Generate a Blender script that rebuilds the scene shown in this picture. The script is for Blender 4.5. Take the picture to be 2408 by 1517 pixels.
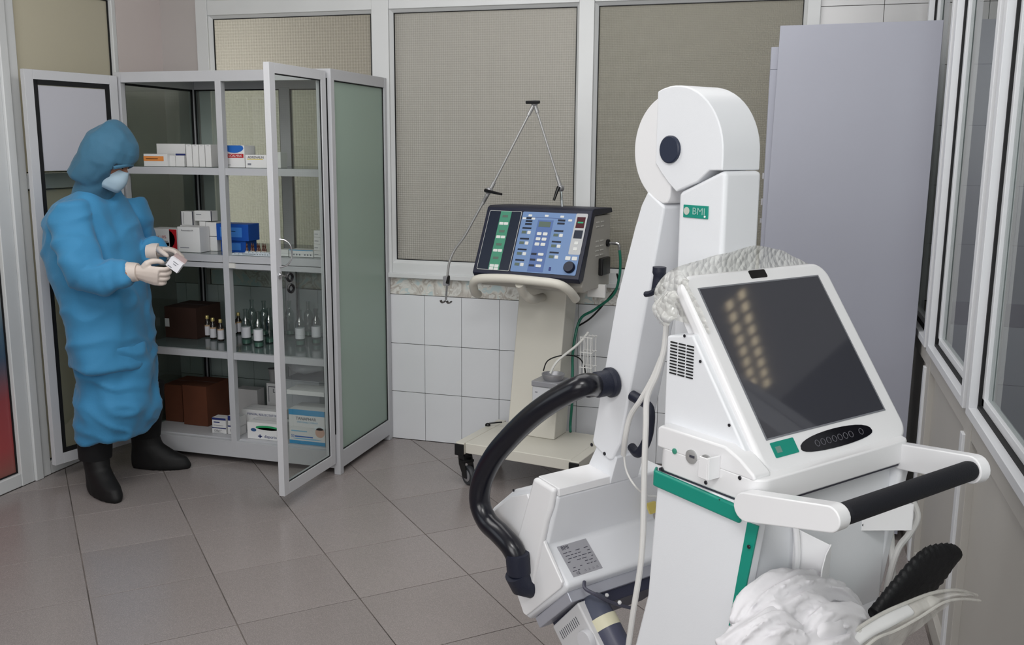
import bpy, bmesh, math, random
from mathutils import Vector, Matrix, noise, Euler
random.seed(7)
C = bpy.context.scene.collection
D = bpy.data
for o in list(D.objects): D.objects.remove(o)

# ---------------------------------------------------------------- camera
PITCH, ROLL, YAW, CAMH, FPX = math.radians(10.35), math.radians(.44), math.radians(-16.45), 1.55, 2250.0
def _axes():
    cp, sp = math.cos(PITCH), math.sin(PITCH)
    r, fw, up = Vector((1,0,0)), Vector((0,cp,-sp)), Vector((0,sp,cp))
    c, s = math.cos(ROLL), math.sin(ROLL)
    R = Matrix.Rotation(-YAW, 3, 'Z')
    return R@(c*r+s*up), R@fw, R@(-s*r+c*up)
CR, CF, CU = _axes()
O = Vector((0,0,CAMH))
cam = D.objects.new('camera', D.cameras.new('camera')); C.objects.link(cam)
cam.matrix_world = Matrix(((CR.x,CU.x,-CF.x,O.x),(CR.y,CU.y,-CF.y,O.y),(CR.z,CU.z,-CF.z,O.z),(0,0,0,1)))
cam.data.sensor_width = 36; cam.data.sensor_fit='HORIZONTAL'; cam.data.lens = 36*FPX/2408
cam.data.clip_start = .02
S = bpy.context.scene
S.camera = cam

# ---------------------------------------------------------------- light and exposure
S.view_settings.view_transform = 'Standard'; S.view_settings.look = 'None'
S.view_settings.exposure = 0.0; S.view_settings.gamma = 1; S.view_settings.use_curve_mapping = False
w = D.worlds.new('world'); S.world = w; w.use_nodes = True
w.node_tree.nodes['Background'].inputs[0].default_value = (.80,.88,1,1)
w.node_tree.nodes['Background'].inputs[1].default_value = .20
def area(name, loc, target, sx, sy, watts, col=(1,1,1)):
    l = D.lights.new(name,'AREA'); l.shape='RECTANGLE'; l.size=sx; l.size_y=sy; l.energy=watts; l.color=col
    o = D.objects.new(name,l); C.objects.link(o); o.location=loc
    o.rotation_euler=(Vector(target)-Vector(loc)).to_track_quat('-Z','Y').to_euler(); return o
area('window_daylight', (-.75,-1.45,1.75), (-.9,3.0,1.0), 1.9, 1.5, 48, (1,.99,.98))
area('side_window_daylight', (-3.2,.35,1.7), (-.2,1.9,.8), 1.7, 1.3, 10, (.88,.94,1))
area('ceiling_lamp', (-.75,3.0,2.80), (-.75,3.0,0), 2.0, 1.8, 26, (1,.99,.98))
area('rear_fill', (-2.0,2.0,2.72), (-2.0,4.5,.3), 1.6, .9, 30, (1,.99,.98))  # added fill that brightens the back wall, no known fixture
area('front_fill', (.05,.15,2.76), (.05,2.0,1.0), .8, .8, 32, (1,.99,.98))  # added overhead fill for the rear-facing sides of the x-ray unit
area('corridor_daylight', (-3.0,5.15,1.55), (-2.75,4.6,1.6), .5, 1.7, 16, (.97,1,.99))
area('corridor_lamp', (-.6,5.7,2.6), (-.6,4.9,1.3), 2.6, .4, 26, (1,.97,.92))
area('next_room_fill', (1.35,.3,1.9), (.0,1.3,1.3), 1.2, 1.2, 17, (1,.99,.98))  # added free-standing fill aimed at the column, no window stands here

# ---------------------------------------------------------------- measuring helpers (photo pixel -> point on a given plane of the room)
def ray(x,y): return CR*((x-1204)/FPX) - CU*((y-758.5)/FPX) + CF
def onz(x,y,z=0):
    d=ray(x,y); return O+d*((z-O.z)/d.z)
def onx(x,y,X):
    d=ray(x,y); return O+d*(X/d.x)
def ony(x,y,Y):
    d=ray(x,y); return O+d*(Y/d.y)

# ---------------------------------------------------------------- materials
def lin(c):
    out=[]
    for k in c[:3]:
        k=k/255; out.append(k/12.92 if k<=.04045 else ((k+.055)/1.055)**2.4)
    return (*out,1)
MATS={}
def mat(name, col, rough=.5, metal=0, coat=0, trans=0, ior=1.45, bump=0, bscale=60, mottle=0, mscale=6, alpha=None, emit=None, emits=0, sheen=0, spec=None, sub=0):
    if name in MATS: return MATS[name]
    m=D.materials.new(name); m.use_nodes=True; nt=m.node_tree; b=nt.nodes['Principled BSDF']
    b.inputs['Base Color'].default_value=lin(col); b.inputs['Roughness'].default_value=rough
    b.inputs['Metallic'].default_value=metal; b.inputs['Coat Weight'].default_value=coat
    b.inputs['Transmission Weight'].default_value=trans; b.inputs['IOR'].default_value=ior
    b.inputs['Sheen Weight'].default_value=sheen
    if spec is not None: b.inputs['Specular IOR Level'].default_value=spec
    if alpha is not None: b.inputs['Alpha'].default_value=alpha
    if emit: b.inputs['Emission Color'].default_value=lin(emit); b.inputs['Emission Strength'].default_value=emits
    tc=nt.nodes.new('ShaderNodeTexCoord')
    if mottle:
        n=nt.nodes.new('ShaderNodeTexNoise'); n.inputs['Scale'].default_value=mscale; n.inputs['Detail'].default_value=4
        nt.links.new(tc.outputs['Object'],n.inputs['Vector'])
        r=nt.nodes.new('ShaderNodeMapRange'); r.inputs[1].default_value=.3; r.inputs[2].default_value=.7
        r.inputs[3].default_value=1-mottle; r.inputs[4].default_value=1+mottle*.5
        nt.links.new(n.outputs[0],r.inputs[0])
        mx=nt.nodes.new('ShaderNodeMix'); mx.data_type='RGBA'; mx.blend_type='MULTIPLY'; mx.inputs[0].default_value=1
        mx.inputs[6].default_value=lin(col); nt.links.new(r.outputs[0],mx.inputs[7]); nt.links.new(mx.outputs[2],b.inputs['Base Color'])
    if bump:
        n=nt.nodes.new('ShaderNodeTexNoise'); n.inputs['Scale'].default_value=bscale; n.inputs['Detail'].default_value=5
        nt.links.new(tc.outputs['Object'],n.inputs['Vector'])
        bp=nt.nodes.new('ShaderNodeBump'); bp.inputs['Strength'].default_value=bump; bp.inputs['Distance'].default_value=.01
        nt.links.new(n.outputs[0],bp.inputs['Height']); nt.links.new(bp.outputs[0],b.inputs['Normal'])
    MATS[name]=m; return m

def frosted(name, col, tcol, pattern=70, strength=.35, trn=.75, rough=.35, rot=0.785, grad=None, clear=0):
    """patterned obscure glass: light from behind scatters through it, a pressed lattice catches the light"""
    if name in MATS: return MATS[name]
    m=D.materials.new(name); m.use_nodes=True; nt=m.node_tree; N=nt.nodes; Lk=nt.links
    b=N['Principled BSDF']; out=N['Material Output']
    b.inputs['Base Color'].default_value=lin(col); b.inputs['Roughness'].default_value=rough
    tr=N.new('ShaderNodeBsdfTranslucent'); tr.inputs[0].default_value=lin(tcol)
    mx=N.new('ShaderNodeMixShader'); mx.inputs[0].default_value=trn
    Lk.new(b.outputs[0],mx.inputs[1]); Lk.new(tr.outputs[0],mx.inputs[2])
    last=mx
    if clear:
        tp=N.new('ShaderNodeBsdfTransparent'); tp.inputs[0].default_value=lin(col)
        m2=N.new('ShaderNodeMixShader'); m2.inputs[0].default_value=clear
        Lk.new(mx.outputs[0],m2.inputs[1]); Lk.new(tp.outputs[0],m2.inputs[2]); last=m2
    Lk.new(last.outputs[0],out.inputs[0])
    tc=N.new('ShaderNodeTexCoord')
    if pattern:
        mp=N.new('ShaderNodeMapping'); mp.inputs['Rotation'].default_value=(0,rot,0)
        Lk.new(tc.outputs['Object'],mp.inputs[0])
        sep=N.new('ShaderNodeSeparateXYZ'); Lk.new(mp.outputs[0],sep.inputs[0])
        hs=[]
        for k in (0,2):
            mu=N.new('ShaderNodeMath'); mu.operation='MULTIPLY'; mu.inputs[1].default_value=pattern*math.pi*2/ (1)
            Lk.new(sep.outputs[k],mu.inputs[0])
            si=N.new('ShaderNodeMath'); si.operation='SINE'; Lk.new(mu.outputs[0],si.inputs[0]); hs.append(si)
        ad=N.new('ShaderNodeMath'); ad.operation='MULTIPLY'; Lk.new(hs[0].outputs[0],ad.inputs[0]); Lk.new(hs[1].outputs[0],ad.inputs[1])
        bp=N.new('ShaderNodeBump'); bp.inputs['Strength'].default_value=strength; bp.inputs['Distance'].default_value=.004
        Lk.new(ad.outputs[0],bp.inputs['Height']); Lk.new(bp.outputs[0],b.inputs['Normal']); Lk.new(bp.outputs[0],tr.inputs['Normal'])
    MATS[name]=m; return m

def glass(name, tint=(225,235,230), refl=.12, rough=0.0):
    """thin clear window pane: mostly see-through with a mirror reflection that grows at grazing angles"""
    if name in MATS: return MATS[name]
    m=D.materials.new(name); m.use_nodes=True; nt=m.node_tree; N=nt.nodes; Lk=nt.links
    N.remove(N['Principled BSDF']); out=N['Material Output']
    tp=N.new('ShaderNodeBsdfTransparent'); tp.inputs[0].default_value=lin(tint)
    gl=N.new('ShaderNodeBsdfGlossy'); gl.inputs['Roughness'].default_value=rough
    fr=N.new('ShaderNodeFresnel'); fr.inputs[0].default_value=1.5
    mu=N.new('ShaderNodeMath'); mu.operation='ADD'; mu.inputs[1].default_value=refl; mu.use_clamp=True; Lk.new(fr.outputs[0],mu.inputs[0])
    ge=N.new('ShaderNodeNewGeometry'); iv=N.new('ShaderNodeMath'); iv.operation='SUBTRACT'; iv.inputs[0].default_value=1; Lk.new(ge.outputs['Backfacing'],iv.inputs[1])
    m3=N.new('ShaderNodeMath'); m3.operation='MULTIPLY'; Lk.new(mu.outputs[0],m3.inputs[0]); Lk.new(iv.outputs[0],m3.inputs[1]); mu=m3
    mx=N.new('ShaderNodeMixShader'); Lk.new(mu.outputs[0],mx.inputs[0]); Lk.new(tp.outputs[0],mx.inputs[1]); Lk.new(gl.outputs[0],mx.inputs[2])
    Lk.new(mx.outputs[0],out.inputs[0]); MATS[name]=m; return m

# ---------------------------------------------------------------- mesh builder
WM={}
def wm(o): return WM[o.name] if o else Matrix()
def V3(*a): return Vector(a)
class MB:
    def __init__(s, space=None): s.v=[]; s.f=[]; s.mi=[]; s.space=space or Matrix()
    def add(s, vs, fs, mi=0):
        n=len(s.v); s.v+= [Vector(p) for p in vs]
        for f in fs: s.f.append([n+i for i in f]); s.mi.append(mi)
        return s
    def box(s,x0,x1,y0,y1,z0,z1,mi=0):
        vs=[(x,y,z) for x in (x0,x1) for y in (y0,y1) for z in (z0,z1)]
        return s.add(vs,[(0,1,3,2),(4,6,7,5),(0,4,5,1),(2,3,7,6),(0,2,6,4),(1,5,7,3)],mi)
    def obox(s,c,ax,ay,az,mi=0):
        c,ax,ay,az=map(Vector,(c,ax,ay,az))
        vs=[c+i*ax+j*ay+k*az for i in (-1,1) for j in (-1,1) for k in (-1,1)]
        return s.add(vs,[(0,1,3,2),(4,6,7,5),(0,4,5,1),(2,3,7,6),(0,2,6,4),(1,5,7,3)],mi)
    def prism(s,pts,off,mi=0,side=None):
        pts=[Vector(p) for p in pts]; off=Vector(off); n=len(pts)
        s.add(pts+[p+off for p in pts],[tuple(range(n)),tuple(range(2*n-1,n-1,-1))],mi)
        b=len(s.v)-2*n
        for i in range(n):
            j=(i+1)%n; s.f.append([b+i,b+j,b+n+j,b+n+i]); s.mi.append(mi if side is None else side)
        return s
    def tube(s,path,r,n=12,mi=0,caps=True,closed=False):
        path=[Vector(p) for p in path]; m=len(path)
        rr=r if isinstance(r,(list,tuple)) else [r]*m
        up=None; rings=[]
        for i,p in enumerate(path):
            if closed: t=(path[(i+1)%m]-path[i-1])
            else: t=(path[min(i+1,m-1)]-path[max(i-1,0)])
            t.normalize()
            if up is None:
                up=Vector((0,0,1)) if abs(t.z)<.9 else Vector((1,0,0))
            a=up-t*up.dot(t)
            if a.length<1e-5: a=Vector((0,1,0))-t*t.y
            a.normalize(); up=a; b=t.cross(a)
            rings.append([p+(a*math.cos(2*math.pi*k/n)+b*math.sin(2*math.pi*k/n))*rr[i] for k in range(n)])
        base=len(s.v); s.v+=[q for R in rings for q in R]
        for i in range(m if closed else m-1):
            for k in range(n):
                a=base+i*n; b2=base+((i+1)%m)*n; s.f.append([a+k,a+(k+1)%n,b2+(k+1)%n,b2+k]); s.mi.append(mi)
        if caps and not closed:
            s.f.append([base+k for k in range(n)][::-1]); s.mi.append(mi)
            s.f.append([base+(m-1)*n+k for k in range(n)]); s.mi.append(mi)
        return s
    def loft(s,rings,mi=0,caps=True):
        n=len(rings[0]); base=len(s.v); m=len(rings)
        for R in rings: s.v+=[Vector(q) for q in R]
        for i in range(m-1):
            for k in range(n):
                a=base+i*n;b=a+n; s.f.append([a+k,a+(k+1)%n,b+(k+1)%n,b+k]); s.mi.append(mi)
        if caps:
            s.f.append([base+k for k in range(n)][::-1]); s.mi.append(mi)
            s.f.append([base+(m-1)*n+k for k in range(n)]); s.mi.append(mi)
        return s
    def lathe(s,prof,n=16,c=(0,0,0),ax=(0,0,1),mi=0,mis=None):
        ax=Vector(ax).normalized(); c=Vector(c)
        a=Vector((1,0,0)) if abs(ax.x)<.9 else Vector((0,1,0)); a=(a-ax*a.dot(ax)).normalized(); b=ax.cross(a)
        base=len(s.v); m=len(prof)
        for r,z in prof:
            for k in range(n):
                t=2*math.pi*k/n; s.v.append(c+ax*z+(a*math.cos(t)+b*math.sin(t))*max(r,1e-5))
        for i in range(m-1):
            for k in range(n):
                q=base+i*n; s.f.append([q+k,q+(k+1)%n,q+n+(k+1)%n,q+n+k]); s.mi.append(mis[i] if mis else mi)
        s.f.append([base+k for k in range(n)][::-1]); s.mi.append(mis[0] if mis else mi)
        s.f.append([base+(m-1)*n+k for k in range(n)]); s.mi.append(mis[-1] if mis else mi)
        return s
    def ball(s,c,r,n=14,mi=0,ax=(0,0,1)):
        k=n//2; rx=r if not isinstance(r,(tuple,list)) else 1
        prof=[(math.sin(math.pi*i/k),-math.cos(math.pi*i/k)) for i in range(k+1)]
        if isinstance(r,(tuple,list)):
            b=len(s.v); s.lathe(prof,n,(0,0,0),(0,0,1),mi)
            for i in range(b,len(s.v)):
                q=s.v[i]; s.v[i]=Vector(c)+Vector((q.x*r[0],q.y*r[1],q.z*r[2]))
        else: s.lathe([(a*r,z*r) for a,z in prof],n,c,ax,mi)
        return s
    def build(s,name,mats,parent=None,bevel=0,seg=2,smooth=False,angle=35,sub=0,solid=0,flat=False):
        inv=wm(parent).inverted()@s.space
        vs=[inv@p for p in s.v]
        lo=Vector([min(p[i] for p in vs) for i in range(3)]); hi=Vector([max(p[i] for p in vs) for i in range(3)])
        c=(lo+hi)/2
        if parent is None: c.z=lo.z
        me=D.meshes.new(name); me.from_pydata([p-c for p in vs],[],s.f)
        bm=bmesh.new(); bm.from_mesh(me)
        if not flat: bmesh.ops.recalc_face_normals(bm,faces=bm.faces)
        bm.to_mesh(me); bm.free()
        if not isinstance(mats,(list,tuple)): mats=[mats]
        for m in mats: me.materials.append(m)
        for p,i in zip(me.polygons,s.mi): p.material_index=i
        if smooth or bevel:
            for p in me.polygons: p.use_smooth=True
            me.set_sharp_from_angle(angle=math.radians(angle))
        o=D.objects.new(name,me); C.objects.link(o); o.location=c
        if parent: o.parent=parent
        WM[o.name]=wm(parent)@Matrix.Translation(c)
        if bevel:
            md=o.modifiers.new('bevel','BEVEL'); md.width=bevel; md.segments=seg; md.limit_method='ANGLE'; md.angle_limit=math.radians(40); md.harden_normals=True
        if solid:
            md=o.modifiers.new('solid','SOLIDIFY'); md.thickness=solid; md.offset=0
        if sub:
            md=o.modifiers.new('sub','SUBSURF'); md.levels=sub; md.render_levels=sub
        return o

def tag(o,label=None,cat=None,group=None,kind=None):
    if label: o['label']=label
    if cat: o['category']=cat
    if group: o['group']=group
    if kind: o['kind']=kind
    return o
def thing(name,label,cat,loc=(0,0,0),rotz=0,group=None,kind=None):
    o=D.objects.new(name,None); C.objects.link(o); o.location=loc; o.rotation_euler=(0,0,rotz); o.empty_display_size=.05
    WM[o.name]=Matrix.Translation(Vector(loc))@Matrix.Rotation(rotz,4,'Z')
    return tag(o,label,cat,group,kind)
def text(name,s,size,pos,xd,yd,m,parent,lift=.0006,align='CENTER',sx=1,space=None,bold=0):
    """raised printed lettering: pos = anchor, xd = reading direction, yd = up of the letters"""
    cu=D.curves.new(name,'FONT'); cu.body=s; cu.size=size; cu.align_x=align; cu.align_y='CENTER'; cu.extrude=.0002; cu.offset=bold
    cu.resolution_u=2
    t=D.objects.new(name,cu); C.objects.link(t)
    dg=bpy.context.evaluated_depsgraph_get(); me=D.meshes.new_from_object(t.evaluated_get(dg)); D.objects.remove(t); D.curves.remove(cu)
    xd=Vector(xd).normalized(); yd=Vector(yd); yd=(yd-xd*yd.dot(xd)).normalized(); zd=xd.cross(yd)
    M=Matrix(((xd.x*sx,yd.x,zd.x,0),(xd.y*sx,yd.y,zd.y,0),(xd.z*sx,yd.z,zd.z,0),(0,0,0,1)))
    me.transform(Matrix.Translation(Vector(pos)+zd*lift)@M)
    me.transform(wm(parent).inverted()@(space or Matrix()))
    me.materials.clear(); me.materials.append(m)
    if not me.vertices: return None
    c=sum((v.co for v in me.vertices),Vector())/len(me.vertices); me.transform(Matrix.Translation(-c))
    o=D.objects.new(name,me); C.objects.link(o); o.parent=parent; o.location=c; return o
def smoothpath(pts,k=6,closed=False):
    pts=[Vector(p) for p in pts]; n=len(pts); out=[]
    for i in range(n-1):
        p0=pts[max(i-1,0)];p1=pts[i];p2=pts[i+1];p3=pts[min(i+2,n-1)]
        for j in range(k):
            t=j/k; out.append(.5*((2*p1)+(p2-p0)*t+(2*p0-5*p1+4*p2-p3)*t*t+(3*p1-p0-3*p2+p3)*t**3))
    out.append(pts[-1]); return out
def arc(cx,cy,r,a0,a1,n=10): return [(cx+r*math.cos(math.radians(a0+(a1-a0)*i/n)),cy+r*math.sin(math.radians(a0+(a1-a0)*i/n))) for i in range(n+1)]
def roundrect(x0,x1,y0,y1,r,n=5):
    return arc(x1-r,y1-r,r,0,90,n)+arc(x0+r,y1-r,r,90,180,n)+arc(x0+r,y0+r,r,180,270,n)+arc(x1-r,y0+r,r,270,360,n)
def remesh(mb,voxel,iters=4,fn=None):
    """join overlapping closed volumes of a builder into one continuous skin"""
    me=D.meshes.new('tmp'); me.from_pydata(mb.v,[],mb.f)
    bm=bmesh.new(); bm.from_mesh(me); bmesh.ops.recalc_face_normals(bm,faces=bm.faces); bm.to_mesh(me); bm.free()
    o=D.objects.new('tmp',me); C.objects.link(o)
    r=o.modifiers.new('r','REMESH'); r.mode='VOXEL'; r.voxel_size=voxel
    if iters:
        sm=o.modifiers.new('s','SMOOTH'); sm.iterations=iters; sm.factor=.5
    dg=bpy.context.evaluated_depsgraph_get(); m2=D.meshes.new_from_object(o.evaluated_get(dg))
    out=MB(mb.space); nr=[v.normal.copy() for v in m2.vertices]
    vs=[v.co.copy() for v in m2.vertices]
    if fn: vs=[fn(p,n) for p,n in zip(vs,nr)]
    out.add(vs,[list(p.vertices) for p in m2.polygons]); D.objects.remove(o); D.meshes.remove(me); D.meshes.remove(m2)
    return out
# ================================================================ the room
XL, XR, YB, ZC = -3.34, .49, 4.60, 2.85
white_paint=mat('white_frame_paint',(208,210,211),.38,bump=.03,bscale=30,mottle=.05,mscale=3)
white_side=mat('white_aluminium',(214,216,220),.35)
grey_panel=mat('grey_partition_panel',(178,175,170),.45,mottle=.06,mscale=2)
wall_plain=mat('pale_wall_paint',(196,190,186),.75,bump=.03,bscale=40,mottle=.05,mscale=2)
beige_wall=mat('beige_corridor_wall',(206,201,190),.8,mottle=.06,mscale=1.5)
black_gap=mat('black_gasket',(14,15,18),.7)
# --- floor: polished tiles laid on the diagonal
def floor_mat():
    m=mat('floor_tile',(140,133,131),.2,mottle=.05,mscale=1.3); nt=m.node_tree; b=nt.nodes['Principled BSDF']
    n=nt.nodes.new('ShaderNodeTexNoise'); n.inputs['Scale'].default_value=420; n.inputs['Detail'].default_value=2
    tc=nt.nodes.new('ShaderNodeTexCoord'); nt.links.new(tc.outputs['Object'],n.inputs['Vector'])
    r=nt.nodes.new('ShaderNodeMapRange'); r.inputs[1].default_value=.42; r.inputs[2].default_value=.75; r.inputs[3].default_value=.92; r.inputs[4].default_value=1.35
    nt.links.new(n.outputs[0],r.inputs[0])
    mx=nt.nodes.new('ShaderNodeMix'); mx.data_type='RGBA'; mx.blend_type='MULTIPLY'; mx.inputs[0].default_value=1
    src=b.inputs['Base Color'].links[0].from_socket
    oi=nt.nodes.new('ShaderNodeObjectInfo'); hr=nt.nodes.new('ShaderNodeMapRange'); hr.inputs[3].default_value=.93; hr.inputs[4].default_value=1.05
    nt.links.new(oi.outputs['Random'],hr.inputs[0])
    mu=nt.nodes.new('ShaderNodeMath'); mu.operation='MULTIPLY'; nt.links.new(r.outputs[0],mu.inputs[0]); nt.links.new(hr.outputs[0],mu.inputs[1])
    nt.links.new(src,mx.inputs[6]); nt.links.new(mu.outputs[0],mx.inputs[7]); nt.links.new(mx.outputs[2],b.inputs['Base Color'])
    b.inputs['Specular IOR Level'].default_value=.45
    rn=nt.nodes.new('ShaderNodeTexNoise'); rn.inputs['Scale'].default_value=3; nt.links.new(tc.outputs['Object'],rn.inputs['Vector'])
    rr=nt.nodes.new('ShaderNodeMapRange'); rr.inputs[3].default_value=.14; rr.inputs[4].default_value=.34; nt.links.new(rn.outputs[0],rr.inputs[0]); nt.links.new(rr.outputs[0],b.inputs['Roughness'])
    return m
ftile=floor_mat()
grout=mat('floor_grout',(120,112,108),.9,bump=.2,mottle=.6,mscale=5)
fl=MB().box(XL-.1,3.6,-1.7,YB+.1,-.06,-.003).build('floor',grout); tag(fl,kind='structure')
def clip(poly,x0,x1,y0,y1):
    for ax,v,sg in ((0,x0,1),(0,x1,-1),(1,y0,1),(1,y1,-1)):
        out=[]
        for i in range(len(poly)):
            a,b=poly[i],poly[(i+1)%len(poly)]; da=(a[ax]-v)*sg; db=(b[ax]-v)*sg
            if da>=0: out.append(a)
            if da*db<0:
                t=da/(da-db); out.append((a[0]+(b[0]-a[0])*t,a[1]+(b[1]-a[1])*t))
        poly=out
        if not poly: return poly
    return poly
TA=math.radians(44); TP=.4195; t1=V3(math.cos(TA),math.sin(TA),0); t2=V3(-math.sin(TA),math.cos(TA),0); T0=V3(-1.685,2.543,0)
full=None
def flat_tile(poly,z0,z1,name,m,parent,bev=.0012):
    mb=MB(); mb.prism([(p[0],p[1],z0) for p in poly],(0,0,z1-z0)); return mb.build(name,m,parent,bevel=bev,seg=1)
for i in range(-9,10):
    for j in range(-9,14):
        g=.0016
        cs=[T0+t1*(TP*(i+a))+t2*(TP*(j+b)) for a,b in ((g/TP,g/TP),(1-g/TP,g/TP),(1-g/TP,1-g/TP),(g/TP,1-g/TP))]
        poly=clip([(p.x,p.y) for p in cs],XL+.002,XR-.002,-1.5,YB-.002)
        if len(poly)<3: continue
        ar=abs(sum(poly[k][0]*poly[(k+1)%len(poly)][1]-poly[(k+1)%len(poly)][0]*poly[k][1] for k in range(len(poly))))/2
        if ar<.002: continue
        if len(poly)==4 and ar>TP*TP*.98:
            c=sum(cs,V3(0,0,0))/4
            if full is None: full=flat_tile(poly,-.003,0,'tile',ftile,fl); fo=full
            else:
                fo=full.copy(); C.objects.link(fo)
            fo.location=(wm(fl).inverted()@Vector((c.x,c.y,-.0015)))
        else: flat_tile(poly,-.003,0,'tile',ftile,fl)
# --- ceiling, wall behind the camera with its window
tag(MB().box(XL-.1,3.6,-1.7,YB+.1,ZC,ZC+.1).build('ceiling',mat('ceiling_paint',(205,204,200),.8)),kind='structure')
wf=MB()
wf.box(XL-.1,3.6,-1.7,-1.58,0,.9).box(XL-.1,3.6,-1.7,-1.58,2.6,ZC).box(XL-.1,-1.8,-1.7,-1.58,.9,2.6).box(.3,3.6,-1.7,-1.58,.9,2.6)
tag(wf.build('wall_front',wall_plain),kind='structure')
wn=MB()
for x in (-1.8,-1.11,-.42,.27): wn.box(x-.025,x+.025,-1.66,-1.60,.9,2.6)
for z in (.9,2.575): wn.box(-1.8,.3,-1.66,-1.60,z,z+.03)
tag(wn.build('window_1',white_side),kind='structure')
# --- back wall: tiled dado, painted strip, glazed partition on top
wallb=MB().box(XL-.1,3.6,YB+.006,YB+.11,0,.79).box(XL-.1,3.6,YB+.012,YB+.11,.79,.885)
wallb.box(-.0,3.6,YB+.006,YB+.11,.885,ZC).box(XL-.1,-3.115,YB+.0,YB+.11,.79,ZC)
wb=wallb.build('wall_back',[mat('dado_backing',(92,88,84),.9,mottle=.5,mscale=9)]); tag(wb,kind='structure')
MB().box(XL,-3.115,YB-.006,YB+.0,.79,ZC).box(.0,XR,YB+.0,YB+.006,.79,.885).build('painted_strip',mat('greyish_wall_paint',(176,170,168),.75,mottle=.04,mscale=2),wb)
wtile=mat('white_wall_tile',(220,222,226),.22,mottle=.03,mscale=3)
wtile2=mat('upper_wall_tile',(190,190,191),.22,mottle=.03,mscale=3)
px,pz=.2055,.2625
x=-1.8365-px*8
def wall_tile(x0,x1,z0,z1,parent,Y=YB,th=.006,name='tile',m=None):
    return MB().box(x0+.0009,x1-.0009,Y,Y+th,z0+.0009,z1-.0009).build(name,m or wtile,parent,bevel=.001,seg=1)
while x<1.65:
    for k in range(3):
        a,b=max(x,-3.34),min(x+px,1.7)
        if b>a+.01: wall_tile(a,b,k*pz+.001,(k+1)*pz,wb)
    x+=px
x=.012
while x<1.65:
    z=.89
    while z<ZC-.02:
        wall_tile(x,min(x+.30,1.7),z,min(z+.2565,ZC-.003),wb,m=wtile2); z+=.2565
    x+=.30
# peeling paint strip above the dado
def peel():
    m=mat('peeling_plaster',(196,206,206),.75); nt=m.node_tree;N=nt.nodes;b=N['Principled BSDF']
    tc=N.new('ShaderNodeTexCoord'); n=N.new('ShaderNodeTexNoise'); n.inputs['Scale'].default_value=8; n.inputs['Detail'].default_value=7; n.inputs['Distortion'].default_value=1.2
    nt.links.new(tc.outputs['Object'],n.inputs['Vector'])
    r=N.new('ShaderNodeValToRGB'); e=r.color_ramp.elements; e[0].position=.44; e[0].color=lin((190,206,208)); e[1].position=.50; e[1].color=lin((214,212,206))
    q=e.new(.56); q.color=lin((176,170,163)); q=e.new(.6); q.color=lin((220,220,216)); q=e.new(.72); q.color=lin((168,164,158))
    nt.links.new(n.outputs[0],r.inputs[0]); nt.links.new(r.outputs[0],b.inputs['Base Color'])
    bp=N.new('ShaderNodeBump'); bp.inputs['Strength'].default_value=.8; bp.inputs['Distance'].default_value=.006; nt.links.new(n.outputs[0],bp.inputs['Height']); nt.links.new(bp.outputs[0],b.inputs['Normal']); return m
MB().box(-3.11,.0,YB+.002,YB+.012,.79,.885).build('peeling_strip',peel(),wb)
fk=MB()
for i in range(70):
    X=random.uniform(-2.0,-.6); Z=.80+random.random()**1.6*.075; s=random.uniform(.004,.016)
    a=random.uniform(0,6.28); pts=[]
    for k in range(6):
        rr=s*random.uniform(.5,1.2); pts.append((X+rr*math.cos(a+k*1.05)*1.5,YB+.002-random.uniform(.0004,.003),Z+rr*.8*math.sin(a+k*1.05)))
    fk.prism(pts,(0,.0012,0))
tag(fk.build('paint_flakes',mat('flaked_paint',(216,216,211),.8),wb),kind='stuff')
# glazed partition above: frame members and panes
XM=[(-3.115,-3.045),(-2.10,-2.008),(-1.035,-.962),(-.006,.010+.04)]
win=thing('window_2',None,None,(-1.55,YB,.885),kind='structure')
fm=MB()
for a,b in XM: fm.box(a,b,YB-.02,YB+.05,.885,ZC)
for i in range(3):
    a,b=XM[i][1],XM[i+1][0]
    fm.box(a,b,YB-.016,YB+.05,.885,.955); fm.box(a,b,YB-.016,YB+.05,2.225,2.30); fm.box(a,b,YB-.016,YB+.05,ZC-.05,ZC)
fm.build('frame',white_paint,win,bevel=.003)
MB().box(-3.115,.0,YB-.035,YB+.01,.880,.905).build('sill',white_paint,win,bevel=.004)
bd=MB(); gk=MB()
for i in range(3):
    a,b=XM[i][1],XM[i+1][0]
    for z0,z1 in ((.955,2.225),(2.30,ZC-.05)):
        d=.016
        bd.prism([(a,YB-.008,z0),(a+d,YB+.012,z0),(a+d,YB+.012,z1),(a,YB-.008,z1)],(0,.01,0)); bd.prism([(b,YB-.008,z0),(b-d,YB+.012,z0),(b-d,YB+.012,z1),(b,YB-.008,z1)],(0,.01,0))
        bd.prism([(a,YB-.008,z0),(a,YB+.012,z0+d),(b,YB+.012,z0+d),(b,YB-.008,z0)],(0,.01,0)); bd.prism([(a,YB-.008,z1),(a,YB+.012,z1-d),(b,YB+.012,z1-d),(b,YB-.008,z1)],(0,.01,0))
        for q in ((a+d,a+d+.0035,z0+d,z1-d),(b-d-.0035,b-d,z0+d,z1-d)): gk.box(q[0],q[1],YB+.010,YB+.018,q[2],q[3])
        for q in (z0+d,z1-d-.0035): gk.box(a+d,b-d,YB+.010,YB+.018,q,q+.0035)
bd.build('glazing_bead',white_paint,win); gk.build('gasket',black_gap,win)
PG=[frosted('obscure_glass_left',(176,174,168),(206,202,194),46,.8,.72,.3),
    frosted('obscure_glass_middle',(172,172,170),(218,216,211),62,.45,.6,.25),
    frosted('obscure_glass_right',(150,150,145),(200,198,190),90,.35,.6,.3)]
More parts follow.
